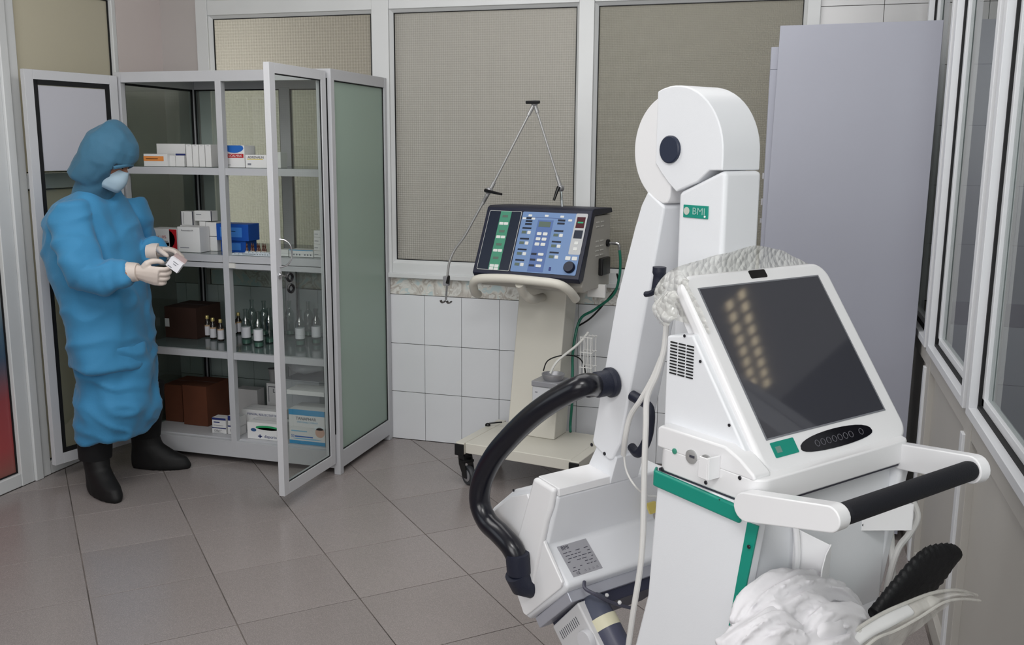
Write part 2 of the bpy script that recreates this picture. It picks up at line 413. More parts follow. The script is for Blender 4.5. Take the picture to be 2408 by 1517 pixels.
for i in range(3):
    a,b=XM[i][1],XM[i+1][0]
    for z0,z1 in ((.957,2.223),(2.302,ZC-.052)):
        MB().box(a+.002,b-.002,YB+.018,YB+.023,z0,z1).build('glass_pane',PG[i],win)
# corridor behind the obscure glass
cw=MB().box(-4.6,.4,6.3,6.4,0,3).box(-4.7,-4.6,YB+.11,6.4,0,3).box(-4.6,.4,YB+.11,6.4,-.05,0).box(-4.6,.4,YB+.11,6.4,2.9,3.0)
cw.box(.35,.45,YB+.11,6.4,0,3)
tag(cw.build('wall_corridor',beige_wall),kind='structure')
# --- left wall: frosted partition and pillar
lw=thing('wall_left',None,None,(XL,2.5,0),kind='structure')
f=MB()
YP=[(3.385,3.565),(4.205,4.235)]
f.box(XL-.06,XL,YP[0][0]+.0,YP[0][0]+.075,0,ZC); f.box(XL-.06,XL+.012,YP[0][0]+.075,YP[0][1]-.06,0,ZC); f.box(XL-.06,XL+.0,YP[0][1]-.06,YP[0][1],0,ZC)
f.box(XL-.06,XL,4.205,4.235,0,ZC); f.box(XL-.06,XL+.01,-1.58,-1.5,0,ZC); f.box(XL-.06,XL,.9,1.0,0,ZC); f.box(XL-.06,XL,2.28,2.36,0,ZC)
for a,b in ((3.565,4.205),(2.36,3.385)):
    for z0,z1 in ((0,.062),(1.348,1.418),(2.26,2.33),(ZC-.06,ZC)): f.box(XL-.05,XL-.003,a,b,z0,z1)
f.build('frame',white_paint,lw,bevel=.004)
fz=frosted('cream_frosted_glass',(200,197,184),(222,217,200),0,0,.45,.35)
def poster_mat():
    m=frosted('blue_red_frosted_film',(150,150,150),(170,170,170),0,0,.25,.3); nt=m.node_tree;N=nt.nodes
    tc=N.new('ShaderNodeTexCoord'); sp=N.new('ShaderNodeSeparateXYZ'); nt.links.new(tc.outputs['Object'],sp.inputs[0])
    no=N.new('ShaderNodeTexNoise'); no.inputs['Scale'].default_value=1.6; nt.links.new(tc.outputs['Object'],no.inputs['Vector'])
    ad=N.new('ShaderNodeMath'); ad.operation='MULTIPLY_ADD'; ad.inputs[1].default_value=.25; nt.links.new(no.outputs[0],ad.inputs[0]); nt.links.new(sp.outputs[2],ad.inputs[2])
    r=N.new('ShaderNodeValToRGB'); mr=N.new('ShaderNodeMapRange'); mr.inputs[1].default_value=-.52; mr.inputs[2].default_value=.78
    nt.links.new(ad.outputs[0],mr.inputs[0]); nt.links.new(mr.outputs[0],r.inputs[0])
    e=r.color_ramp.elements; e[0].position=0; e[0].color=lin((150,110,100)); e[1].position=1; e[1].color=lin((198,194,180))
    for p,c in ((.10,(186,84,86)),(.24,(172,80,84)),(.34,(118,100,112)),(.42,(70,98,124)),(.52,(88,118,140)),(.62,(150,164,170)),(.72,(192,188,172))):
        q=e.new(p); q.color=lin(c)
    nt.links.new(r.outputs[0],N['Principled BSDF'].inputs['Base Color']); return m
for a,b in ((2.362,3.383),(3.567,4.203),(1.002,2.278)):
    for z0,z1,mm in ((.064,1.346,poster_mat() if b<4 else fz),(1.42,2.258,fz),(2.332,ZC-.062,fz)):
        MB().box(XL-.032,XL-.027,a,b,z0,z1).build('frosted_pane',mm,lw)
g=MB()
for a,b in ((2.362,3.383),(3.567,4.203)):
    for z0,z1 in ((.064,1.346),(1.42,2.258)):
        for q in (a,b-.004): g.box(XL-.026,XL-.018,q,q+.004,z0,z1)
        for q in (z0,z1-.004): g.box(XL-.026,XL-.018,a,b,q,q+.004)
g.build('gasket',black_gap,lw)
MB().box(XL-.08,XL,4.237,YB+.1,0,ZC).build('pillar',mat('pinkish_wall_paint',(208,198,196),.7,mottle=.04,mscale=2),lw)
MB().box(XL-.06,XL+.0,1.0,-1.5,0,.9).build('low_panel',grey_panel,lw)
tag(MB().box(-5.0,-4.9,-2,5,0,3).build('wall_outer',beige_wall),kind='structure')
area('left_room_light', (-4.5,3.2,2.4), (-3.6,3.4,1.2), 1.2, 1.2, 16, (1,.97,.92))
# --- right glazed partition
rw=thing('wall_right',None,None,(XR,1.5,0),kind='structure')
f=MB(); ww=MB(); gg=MB()
posts=[(4.5,4.6),(3.67,3.78),(2.79,2.90),(1.86,1.97),(.93,1.04),(-.2,-.1),(-1.58,-1.48)]
for a,b in posts: f.box(XR+.004,XR+.06,a,b,0,ZC)
for k in range(len(posts)-1):
    a,b=posts[k+1][1],posts[k][0]
    f.box(XR+.006,XR+.056,a,b,.765,.835); f.box(XR+.006,XR+.056,a,b,2.32,2.40); f.box(XR+.006,XR+.056,a,b,0,.07)
    MB().box(XR+.024,XR+.034,a,b,.07,.765).build('lower_panel',grey_panel,rw)
    for zz0,zz1 in ((.862,2.32),(2.40,ZC)):
        # white sash
        ww.box(XR-.010,XR+.03,a-.028,a+.012,zz0-.027,zz1).box(XR-.010,XR+.03,b-.012,b+.028,zz0-.027,zz1).box(XR-.010,XR+.03,a+.012,b-.012,zz0-.027,zz0+.0)
        gg.box(XR+.012,XR+.026,a+.012,a+.022,zz0,zz1).box(XR+.012,XR+.026,b-.022,b-.012,zz0,zz1).box(XR+.012,XR+.026,a+.012,b-.012,zz0,zz0+.010)
        ww.box(XR+.020,XR+.045,a+.022,a+.05,zz0+.010,zz1).box(XR+.020,XR+.045,b-.05,b-.022,zz0+.01,zz1).box(XR+.020,XR+.045,a+.022,b-.022,zz0+.01,zz0+.034)
        MB().box(XR+.030,XR+.034,a+.05,b-.05,zz0+.034,zz1-.002).build('glass_pane',glass('clear_glass',(222,228,226),.06),rw)
    ww.box(XR-.004,XR+.03,a-.036,a+.004,.0,.762)
    gg.box(XR+.010,XR+.030,a+.004,a+.016,.07,.755)
f.build('frame',grey_panel,rw,bevel=.002); ww.build('sash',white_side,rw,bevel=.002); gg.build('gasket',black_gap,rw)
# next room seen through the partition
nwm=mat('taupe_wall',(150,146,144),.8)
nr=MB().box(3.6,3.7,-1.7,YB+.1,0,ZC); tag(nr.build('wall_next_room',nwm),kind='structure')
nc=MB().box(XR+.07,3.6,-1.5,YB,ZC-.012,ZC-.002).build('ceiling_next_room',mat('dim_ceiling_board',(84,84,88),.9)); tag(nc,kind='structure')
MB().box(1.5,3.3,2.70,3.06,ZC-.030,ZC-.012).build('warm_reflection_board',mat('warm_reflection_board',(188,150,118),.8),nc)  # added board, put in as a warm reflection for the touch screen
warm=mat('warm_reflection_glow',(0,0,0),1,emit=(255,222,186),emits=9)  # glow for the invented patches mirrored in the screen
for r_,(x0,yy) in enumerate(((1.88,2.845),(1.88,2.925))):
    for i in range(9): MB().box(x0+.088*i,x0+.088*i+.052,yy,yy+.030,ZC-.034,ZC-.030).build('reflection_patch',warm,nc)  # added glowing patches, placed to show as bright reflections in the screen
MB().box(XR+.06,3.6,-1.7,YB,-.003,0).build('next_floor',ftile,fl)
# white painted wall stub of the next room: the tiled corner seen beyond the glass
# ================================================================ medicine cabinet
alu=mat('satin_aluminium',(186,187,191),.36,metal=.05,mottle=.03,mscale=3)
alu_l=mat('bright_aluminium',(196,197,201),.34,metal=.05)
steel=mat('chromed_steel',(205,205,208),.18,metal=1)
black=mat('black_plastic',(12,12,15),.35)
rubber=mat('black_rubber',(10,10,12),.6)
paper=mat('white_carton',(216,216,216),.6)
CX0,CX1,CY0,CY1,CZ=-3.165,-2.022,3.97,4.588,1.89
cab=thing('medicine_cabinet','grey aluminium and glass medicine cabinet with both doors standing open','cabinet',((CX0+CX1)/2,(CY0+CY1)/2,0))
pw=.034; xm=-2.600
f=MB()
for x in (CX0,CX1-pw):
    f.box(x,x+pw,CY0,CY0+pw,0,CZ); f.box(x,x+pw,CY1-pw,CY1,0,CZ)
f.box(xm-.016,xm+.016,CY0,CY0+pw,.06,CZ-.04); f.box(xm-.02,xm+.04,CY1-pw,CY1,.06,CZ-.04)
for z0,z1 in ((.030,.112),(1.842,CZ)):
    f.box(CX0+pw,CX1-pw,CY0+.001,CY0+pw-.004,z0,z1).box(CX0+pw,CX1-pw,CY1-pw+.004,CY1-.001,z0,z1)
    f.box(CX0+.001,CX0+pw-.004,CY0+pw,CY1-pw,z0,z1).box(CX1-pw+.004,CX1-.001,CY0+pw,CY1-pw,z0,z1)
f.build('frame',alu,cab,bevel=.0015,seg=1)
MB().box(CX0+.002,CX1-.002,CY0+.002,CY1-.002,CZ-.006,CZ+.001).build('top_panel',alu,cab)
shelf_glass=mat('grey_shelf_plate',(92,104,104),.12,spec=.6)
SH=[1.447,1.034,.560,.118]
for i,z in enumerate(SH):
    s=MB().box(CX0+.036,CX1-.036,CY0+.028,CY1-.03,z-.008,z).build('shelf',shelf_glass if i<3 else alu,cab)
    if i<3:
        for a_,b_ in ((CX0+pw,xm-.016),(xm+.016,CX1-pw)):
            MB().box(a_,b_,CY0+.008,CY0+.028,z-.034,z-.001).build('shelf_rail',alu,s)
            if i==1: MB().box(a_,b_,CY0+.004,CY0+.03,z-.062,z-.038).build('shelf_rail',alu,s)
        MB().box(CX0+pw,CX1-pw,CY1-.03,CY1-.01,z-.034,z-.009).build('shelf_rail',alu,s)
green_side=frosted('green_frosted_side',(176,194,184),(226,240,230),0,0,.40,.28)
MB().box(CX1-.02,CX1-.014,CY0+pw,CY1-pw,.112,1.842).build('side_glass',green_side,cab)
MB().box(CX0+.014,CX0+.02,CY0+pw,CY1-pw,.112,1.842).build('side_glass',glass('green_tinted_glass',(218,226,222),.03),cab)
tb=glass('back_glass',(240,244,242),.03)
MB().box(CX0+pw,xm-.02,CY1-.02,CY1-.015,.112,1.842).box(xm+.04,CX1-pw,CY1-.02,CY1-.015,.112,1.842).build('back_glass',tb,cab)
g=MB()
for a,b in ((CY0+pw,CY1-pw),):
    g.box(CX1-.013,CX1-.009,a,a+.004,.112,1.842).box(CX1-.013,CX1-.009,b-.004,b,.112,1.842).box(CX1-.013,CX1-.009,a,b,.112,.116).box(CX1-.013,CX1-.009,a,b,1.838,1.842)
    g.box(CX0+.021,CX0+.027,a,a+.010,.112,1.842).box(CX0+.021,CX0+.027,b-.012,b,.112,1.842).box(CX0+.021,CX0+.027,a,b,1.832,1.842)
for a,b in ((CX0+pw,xm-.02),(xm+.04,CX1-pw)):
    g.box(a,a+.005,CY1-.028,CY1-.021,.112,1.842).box(b-.005,b,CY1-.028,CY1-.021,.112,1.842).box(a,b,CY1-.028,CY1-.021,1.836,1.842)
g.build('gasket',black_gap,cab)
MB().box(CX1-.034,CX1-.018,CY0-.001,CY0+.004,.2,1.85).build('piano_hinge',black_gap,cab)
MB().box(xm+.018,xm+.05,CY0-.003,CY0+.006,.975,.998).build('catch',mat('white_plastic',(214,212,208),.4),cab)
# doors
def door(hinge,tip,z0,z1,gw,gm,name='door'):
    h=V3(*hinge,0); t=V3(*tip,0); d=(t-h); Wd=d.length; d.normalize(); n=V3(-d.y,d.x,0)   # n = to the right of travel
    if n.x<0: n=-n
    th=.014; fw=.042
    P=lambda a,b,z: h+d*a+n*b+V3(0,0,z)
    def bar(mb,a0,a1,zz0,zz1,b0=-th,b1=th): mb.obox(P((a0+a1)/2,(b0+b1)/2,(zz0+zz1)/2),d*(a1-a0)/2,n*(b1-b0)/2,V3(0,0,(zz1-zz0)/2))
    m=MB(); bar(m,0,fw,z0,z1); bar(m,Wd-fw,Wd,z0,z1); bar(m,fw,Wd-fw,z0,z0+fw*1.2); bar(m,fw,Wd-fw,z1-fw,z1)
    dr=m.build(name,alu_l,cab,bevel=.0015,seg=1)
    k=MB(); bar(k,fw,fw+gw,z0+fw*1.2,z1-fw,.0045,.009); bar(k,Wd-fw-gw,Wd-fw,z0+fw*1.2,z1-fw,.0045,.009); bar(k,fw,Wd-fw,z0+fw*1.2,z0+fw*1.2+gw,.0045,.009); bar(k,fw,Wd-fw,z1-fw-gw,z1-fw,.0045,.009)
    k.build('gasket',black_gap,dr)
    k=MB(); bar(k,fw,Wd-fw,z0+fw*1.2,z1-fw,-.002,.003); k.build('glass_pane',gm,dr)
    for z in (z0+.12,(z0+z1)/2,z1-.12): MB().tube([P(.0,-.0,z-.035),P(.0,0,z+.035)],.009,8).build('hinge',steel,dr)
    return dr,P,Wd,bar
dl,Pl,Wl,barl=door((-3.150,3.960),(-3.262,3.500),.072,1.872,.022,glass('door_glass',(240,243,241),.05))
m=MB(); barl(m,.0645,Wl-.0645,1.432,1.806,.0035,.0045); m.build('pale_panel',mat('pale_panel_grey',(182,182,190),.7),dl)  # flat pale panel over the upper part of the door glass
dr,Pr,Wr,barr=door((-2.052,3.955),(-2.062,3.492),.060,1.880,.004,glass('door_glass'))
hb=smoothpath([Pr(Wr-.030,.014,1.17),Pr(Wr-.036,.040,1.165),Pr(Wr-.045,.058,1.14),Pr(Wr-.045,.060,1.09),Pr(Wr-.036,.042,1.062),Pr(Wr-.030,.014,1.055)],5)
MB().tube(hb,.0035,8).build('handle',steel,dr,smooth=True)
m=MB().lathe([(.013,0),(.013,.006),(.009,.010)],14,Pr(Wr-.022,.013,1.02),(1,0,0)); m.build('lock',steel,dr)
kk=MB()
for z,dd in ((1.012,.050),(.965,.054)):
    c=Pr(Wr-.045,dd,z); kk.tube([c+V3(math.cos(t)*.013*.5,-.002+math.cos(t)*.012,math.sin(t)*.016) for t in [i*.5236 for i in range(12)]],.006,6,closed=True)
kk.build('key',black,dr,smooth=True)
MB().tube([Pr(Wr-.022,.02,1.02),Pr(Wr-.04,.05,1.015),Pr(Wr-.045,.054,.985),Pr(Wr-.045,.054,.97)],.0015,5).build('key_ring',steel,dr)

# ---------------------------------------------------------------- things on the shelves
navy=mat('navy_print',(40,50,110),.5); redp=mat('red_print',(170,20,30),.5); orange=mat('orange_print',(222,140,70),.5); inkm=mat('dark_ink',(60,60,72),.6)
bluep=mat('blue_print',(30,96,178),.5); yel=mat('yellow_print',(214,196,110),.5); greenp=mat('green_print',(40,150,96),.5); tealp=mat('teal_print',(30,140,190),.5)
bluebox=mat('blue_carton',(16,74,160),.5); greyp=mat('grey_print',(120,122,130),.6); skyb=mat('pale_blue_print',(128,182,214),.5)
brown=mat('brown_carton',(92,50,30),.8,mottle=.15,mscale=8); dbrown=mat('dark_brown_carton',(58,36,28),.8,mottle=.15,mscale=8); lid=mat('carton_seam',(60,34,20),.8)
def carton(name,label,cat,x0,x1,zt,Y,zs,depth=.06,m=paper,group=None,prints=(),rot=0,seam=True,pz=False):
    """box on a shelf: front face between photo columns x0,x1 on the plane Y, its top at row zt (or height when pz)"""
    a=max(ony(x0,500,Y).x,-3.13); b=ony(x1,500,Y).x; h=zt if pz else ony((x0+x1)/2,zt,Y).z-zs
    # columns lean a little with perspective: read them at the row of the box
    row=proj_row((a+b)/2,Y,zs+h/2); a=max(ony(x0,row,Y).x,-3.13); b=ony(x1,row,Y).x
    if not pz: h=ony((x0+x1)/2,zt,Y).z-zs
    r=thing(name,label,cat,((a+b)/2,Y+depth/2,zs),rot,group)
    sp=wm(r); w=(b-a)/2; d=depth/2
    MB(sp).box(-w,w,-d,d,0,h).build('carton',m,r,bevel=.0008,seg=1)
    if seam: MB(sp).box(-w+.001,w-.001,-.0006,.0006,h,h+.0003).build('flap_seam',greyp,r)
    for p in prints:
        k=p[0]
        if k=='r': MB(sp).box(-w+2*w*p[1],-w+2*w*p[2],-d-.0006,-d-.0001,h*p[3],h*p[4]).build('printed_panel',p[5],r)
        if k=='t': text('lettering',p[1],p[2],(-w+2*w*p[3],-d-.0006,h*p[4]),(1,0,0),(0,0,1),p[5],r,space=sp,sx=p[6] if len(p)>6 else 1)
        if k=='e':
            pts=[(-w+2*w*(p[1]+p[3]*math.cos(t/16*6.2832)),-d-.0006,h*(p[2]+p[4]*math.sin(t/16*6.2832))) for t in range(16)]
            pts=[(min(max(q[0],-w),w),q[1],min(max(q[2],0),h)) for q in pts]
            MB(sp).prism(pts,(0,.0004,0)).build('printed_shape',p[5],r)
    return r,w,d,h
def proj_row(X,Y,Z):
    p=Vector((X,Y,Z))-O; return 758.5-FPX*p.dot(CU)/p.dot(CF)
z=SH[0]+.001
carton('medicine_box','small white medicine box with orange band, left end of top shelf','box',338,394,362,4.03,z,.06,prints=[('r',0,.84,.42,.82,orange),('r',.1,.6,.58,.64,paper)])
carton('medicine_box','tall plain white medicine box at the back left of top shelf','box',369,436,338,4.13,z,.05,prints=[('r',.66,1,.36,.56,navy)])
for i,(a,b) in enumerate(((396,412),(413,433))):
    carton('medicine_box',['narrow white carton just right of the orange-banded box','white carton beside the row of slim cartons on top shelf'][i],'box',a,b,366,4.05,z,.05)
for i,(a,b) in enumerate(((438,452),(453,467),(468,482),(483,497))):
    carton('medicine_box',['first','second','third','last'][i]+' from the left of the four slim upright white cartons, top shelf','box',a,b-.6,340,4.05,z,.07,group='slim upright cartons on the top shelf',prints=[('r',.3,.7,.93,.95,greyp)])
r,w,d,h=carton('medicine_box','white medicine box with blue dome and red lettering, top shelf','box',527,575,342,4.03,z,.09,prints=[('e',.5,.88,.46,.22,bluep),('r',.04,.95,.44,.62,redp),('t','TUCALMAX',.0165,.5,.53,paper,.95),('r',.08,.3,.10,.13,greyp)])
carton('medicine_box','white box lying behind the blue-domed one on top shelf','box',570,588,345,4.12,z,.05)
carton('medicine_box','low white box printed with a yellow line, top shelf','box',577,629,364,4.02,z,.07,prints=[('t','ADRENALIN',.0155,.48,.80,inkm),('r',.08,.8,.62,.69,yel),('r',.1,.26,.2,.34,greyp)])
carton('medicine_box','plain white box seen through the right door glass, top shelf','box',632,660,358,4.08,z,.06)
z=SH[1]+.001
carton('medicine_box','large white and red medicine carton next to the gloved hands','box',352,417,538,4.05,z,.09,prints=[('r',.72,.985,.0,.985,redp),('e',.50,.52,.42,.50,paper),('t','lorid 10%',.021,.36,.62,redp),('r',.2,.66,.42,.45,navy),('r',.28,.7,.22,.38,skyb)])
carton('medicine_box','white carton with small black heading beside the red and white carton','box',418,470,534,4.03,z,.08,prints=[('t','Rocuronium M',.011,.45,.86,inkm),('r',.1,.5,.16,.19,greyp)])
for i,(a,b,t) in enumerate(((470,484,521),(485,510,523))):
    carton('medicine_box',['white carton behind the right of the black-headed one, left column','white carton left of the blue cartons behind the middle post'][i],'box',a,b,t,4.118,z,.07,prints=[('r',0,1,.50,.52,inkm)])
zt=z+(ony(475,521,4.118).z-z)+.003
carton('medicine_box','small white carton with black edges, left one lying on the stack','box',425,455,497,4.135,ony(440,530,4.13).z+.001,.05,m=paper,prints=[('r',.0,.06,0,1,inkm),('r',.9,1,0,1,inkm),('r',.22,.24,.08,.92,inkm)])
carton('medicine_box','pinkish white carton lying on top of the middle stack','box',457,498,496,4.12,zt,.05,prints=[('r',.94,1,0,1,inkm),('r',.1,.4,.6,.66,greyp)])
carton('medicine_box','white carton under the two small ones at the back of the middle shelf','box',425,469,530,4.13,z,.06)
h2=ony(545,566,4.10).z-z
carton('medicine_box','lower blue carton of the stack right of the middle post','box',520,578,566,4.10,z,.10,m=bluebox,prints=[('r',.04,.8,.2,.8,mat('mid_blue_print',(58,120,196),.5))])
carton('medicine_box','upper blue carton with pale panel, on the blue stack','box',509,584,527,4.09,z+h2+.001,.10,m=bluebox,prints=[('r',.12,.8,.22,.80,mat('mid_blue_print',(58,120,196),.5)),('r',.14,.6,.55,.58,skyb)])
# ampoules standing in a tray
amber=mat('amber_glass',(70,32,18),.12,spec=.7)
tr=thing('ampoule_tray','shallow clear tray holding brown glass ampoules on middle shelf','tray',(ony(603,590,4.03).x,4.03,z)); sp=wm(tr)
MB(sp).box(-.055,.055,-.022,.022,0,.002).box(-.055,.055,-.022,-.020,.002,.012).box(-.055,.055,.020,.022,.002,.012).box(-.055,-.053,-.02,.02,.002,.012).box(.053,.055,-.02,.02,.002,.012).build('tray',mat('clear_tray',(190,196,200),.3),tr)
for i,px_ in enumerate((582,590,597,604,611,617,625)):
    X=ony(px_,585,4.03).x
    a=thing('ampoule',['first','second','third','fourth','fifth','sixth','last'][i]+' brown glass ampoule from the left in the clear tray','ampoule',(X,4.025+.012*(i%2),z+.0022),group='brown ampoules in the tray'); sa=wm(a)
    MB(sa).lathe([(.0065,0),(.0065,.028),(.003,.034),(.0045,.040),(.003,.048),(.0008,.056)],10).build('glass_body',amber,a,smooth=True)
    MB(sa).lathe([(.0068,.004),(.0068,.018)],10).build('paper_band',mat('ampoule_band',(190,180,168),.6),a,smooth=True)
for i,(a,b,Y,dz,w_) in enumerate(((540,600,4.0,.0,.05),(596,636,3.995,.0,.045),(572,634,4.0,.009,.04))):
    X0=ony(a,598,Y).x; X1=ony(b,598,Y).x
    t=thing('blister_tray',['clear blister tray lying near the middle post on middle shelf','clear blister tray lying at the shelf edge under the ampoules','upper clear blister tray, resting on the other two trays'][i],'tray',((X0+X1)/2,Y+w_/2,z+dz)); sb=wm(t); wx=(X1-X0)/2
    if i==2: t.location.y+=.0
    q=MB(sb).box(-wx,wx,-w_/2,w_/2,0,.004)
    for k in range(6): q.box(-wx+.006+k*(2*wx-.01)/6,-wx+.002+(k+1)*(2*wx-.01)/6,-w_/2+.006,w_/2-.006,.004,.0085)
    q.build('tray',mat('milky_plastic',(186,194,200),.25,spec=.6),t)
X0=ony(680,600,4.05).x; X1=ony(737,600,4.05).x
carton('medicine_box','white carton with round tablets print and blue top, behind the door glass','box',680,736,588,4.03,z,.07,prints=[('r',0,1,.90,1,tealp)]+[('e',q,.32,.035,.13,greyp) for q in (.2,.32,.44,.66,.78,.90)])
carton('medicine_box','small white carton left of the blue-topped one, behind the door glass','box',657,678,587,4.04,z,.05)
for k,lb in enumerate(('bottom one of the white cartons stacked at the right post','second white carton from the bottom at the right post','third white carton of the stack at the right post','topmost white carton of the stack at the right post')):
    carton('medicine_box',lb,'box',738,756-2*(k%2),.031,4.04,z+k*.032,.06,pz=True,prints=[('r',.1,.6,.4,.5,greyp)])
# lower shelf: brown carton, vials, clear bottles
z=SH[2]+.001
carton('cardboard_box','dark brown cardboard box on the shelf beside the gown','box',352,462,722,4.20,z,.22,m=dbrown,prints=[('r',.0,.14,.35,.62,paper)])
clearb=glass('bottle_glass',(226,234,232),.14); whitelab=mat('bottle_label',(214,214,220),.6); gold=mat('gold_cap',(196,180,120),.3,metal=.6); dark=mat('dark_cap',(24,20,14),.4)
vglass=mat('dark_vial_glass',(42,36,32),.1,spec=.7)
def bottle(name,label,cat,px_,py_,h,r,clear,group=None,lab=True):
    p=onz(px_,py_,z); p.y=min(max(p.y,CY0+.05+r),CY1-.05-r); p.x=min(ony(px_,py_-20,p.y).x,CX1-.045-r)
    b=thing(name,label,cat,(p.x,p.y,z),group=group); sp=wm(b)
    if clear:
        MB(sp).lathe([(r*.9,0),(r,.004),(r,h*.62),(r*.85,h*.69),(r*.46,h*.76),(r*.42,h*.80),(r*.42,h*.95),(r*.5,h*.955),(r*.5,h)],14).build('glass_body',clearb,b,smooth=True)
        if lab: MB(sp).lathe([(r*1.02,h*.20),(r*1.02,h*.50)],14).build('paper_label',whitelab,b,smooth=True)
        MB(sp).lathe([(r*.88,h*.03),(r*.93,h*.14)],12).build('base_ring',mat('green_glass_base',(90,126,112),.15,spec=.7),b,smooth=True)
    else:
        MB(sp).lathe([(r*.9,0),(r,.003),(r,h*.62),(r*.5,h*.76),(r*.45,h*.84)],14).build('glass_body',vglass,b,smooth=True)
        MB(sp).lathe([(r*1.03,h*.08),(r*1.03,h*.50)],14).build('paper_label',whitelab,b,smooth=True)
        MB(sp).lathe([(r*1.035,h*.50),(r*1.035,h*.57)],14).build('label_band',mat('tan_band',(190,160,130),.6),b,smooth=True)
        MB(sp).lathe([(r*.60,h*.84),(r*.60,h*.96),(r*.5,h)],12).build('cap',gold,b,smooth=True)
for i,(a,b_) in enumerate(((488,791),(501,797),(519,801),(549,786),(561,783))):
    bottle('medicine_vial',['small capped vial closest to the brown cardboard box','white-labelled capped vial in front, second from the brown box','largest-looking capped vial, just left of the middle post','capped vial just right of the middle post','dark-capped vial behind, right of the middle post'][i],'vial',a,b_,.112,.0165,False)
bl=['clear glass bottle, first right of the capped vials','clear labelled bottle in front at the shelf edge','clear glass bottle left of the open door edge','clear bottle half hidden by the open door edge','clear bottle with a square white label behind the door glass','clear bottle beside the right cabinet post']
for i,(a,b_) in enumerate(((579,809),(608,816),(634,806),(660,806),(706,812),(744,808))): bottle('glass_bottle',bl[i],'bottle',a,b_,.180,.0235,True,lab=i not in (2,3))
for i,(a,b_) in enumerate(((594,785),(622,788),(652,786),(682,788),(726,790))): bottle('glass_bottle',['first','second','third','fourth','last'][i]+' clear unlabelled glass bottle from the left in the back row','bottle',a,b_,.185,.0235,True,group='clear bottles in the back row',lab=False)
# bottom shelf
z=SH[3]+.001
def deep(px_,py_): return onz(px_,py_,z).y
carton('cardboard_box','reddish brown cardboard box nearest the boots, bottom shelf','box',381,429,905,4.16,z,.20,m=brown)
carton('cardboard_box','reddish brown cardboard box left of the small pharmacy cartons','box',431,487,908,4.13,z,.20,m=brown)
b0,w,d,h=carton('medicine_box','lower small white carton with black text, bottom shelf','box',499,532,1006,4.045,z,.055,prints=[('r',0,1,.86,1,navy),('t','120x1"',.016,.4,.45,inkm),('r',.1,.8,.12,.16,greyp)])
carton('medicine_box','upper small white carton with navy top, on the lower one','box',499,531,.050,4.045,z+h+.001,.055,pz=True,prints=[('r',0,1,.78,1,navy),('r',.12,.55,.48,.60,navy),('r',.1,.8,.2,.24,greyp)])
b0,w,d,h=carton('medicine_box','lower small carton behind the foot of the middle post','box',536,566,1002,4.05,z,.05,prints=[('r',0,.5,.86,1,navy),('t','120',.018,.35,.45,inkm)])
carton('medicine_box','upper small carton behind the foot of the middle post','box',536,566,.050,4.05,z+h+.001,.05,pz=True,prints=[('r',0,.4,.5,1,navy)])
carton('resuscitator_box','white box printed with a resuscitator heading, bottom shelf','box',570,662,966,4.14,z,.10,prints=[('t','MANUAL RESUSCITATOR',.016,.52,.80,navy,.95),('r',.3,.45,.5,.62,navy)])
carton('glove_box','white box with green swoosh and blue hands print, bottom shelf front','box',582,664,996,4.02,z,.10,prints=[('e',.58,.72,.34,.14,greenp),('e',.60,.62,.34,.12,paper),('e',.18,.55,.08,.10,mat('steel_blue_print',(54,86,130),.5)),('r',.30,.42,.16,.22,navy),('r',.345,.375,.08,.30,navy),('t','disporio',.021,.66,.20,navy)])
carton('syringe_box','white and blue syringe box seen through the right door glass','box',680,764,965,4.015,z,.13,prints=[('r',0,1,.84,1,tealp),('r',0,1,0,.10,tealp),('t','TANAPHAR',.021,.48,.74,inkm),('t','DISPOSABLE SYRINGE',.0115,.52,.64,skyb),('t','50',.018,.10,.22,bluep),('r',.16,.66,.20,.235,bluep),('r',.06,.5,.36,.39,skyb)
 ,('e',.86,.38,.13,.15,mat('skin_print',(206,168,150),.5)),('e',.84,.50,.15,.06,mat('cap_print',(214,222,226),.5)),('e',.5,.155,.4,.02,skyb)])
carton('box','plain white box leaning at the back of the bottom shelf','box',556,606,916,4.36,z,.07)
r_,w,d,h=carton('box','white box with black letters behind the resuscitator box','box',628,664,.2,4.34,z,.10,pz=True,prints=[('t','LC',.03,.6,.8,inkm),('r',.12,.15,.5,.92,inkm),('r',.12,.8,.9,.92,inkm)])
tb_=thing('plastic_tub','small grey plastic tub on the white lettered box','tub',(ony(640,880,4.38).x,4.39,z+h+.001)); MB(wm(tb_)).lathe([(.02,0),(.024,.06),(.027,.062),(.027,.068)],16).build('tub_body',mat('grey_tub',(150,150,150),.5),tb_,smooth=True)
bb=thing('plastic_bag','crumpled clear plastic bag lying above the syringe box','bag',(ony(705,905,4.25).x,4.33,z+.285))
q=MB(wm(bb)); rings=[]
for i in range(9):
    t=i/8; rr=.02+.055*math.sin(math.pi*min(t*1.0,.93))
    rings.append([(-.10+.2*t,(rr*1.2)*math.cos(a)*(1+.12*math.sin(5*a+i)),.03+rr*.55*math.sin(a)*(1+.1*math.sin(3*a+2*i))) for a in [k*.3927 for k in range(16)]])
q.loft(rings).build('bag_skin',mat('pale_plastic_bag',(176,180,184),.25,spec=.6),bb,smooth=True,angle=80)
b0,w,d,h=carton('box','wide plain box lying under the crumpled bag, bottom shelf','box',668,752,.255,4.25,z,.2,pz=True,m=mat('grey_white_box',(170,174,178),.6))
b0=carton('box','flat white box lid lying in front of the crumpled bag','box',674,762,.022,4.02,z+.245,.12,pz=True)
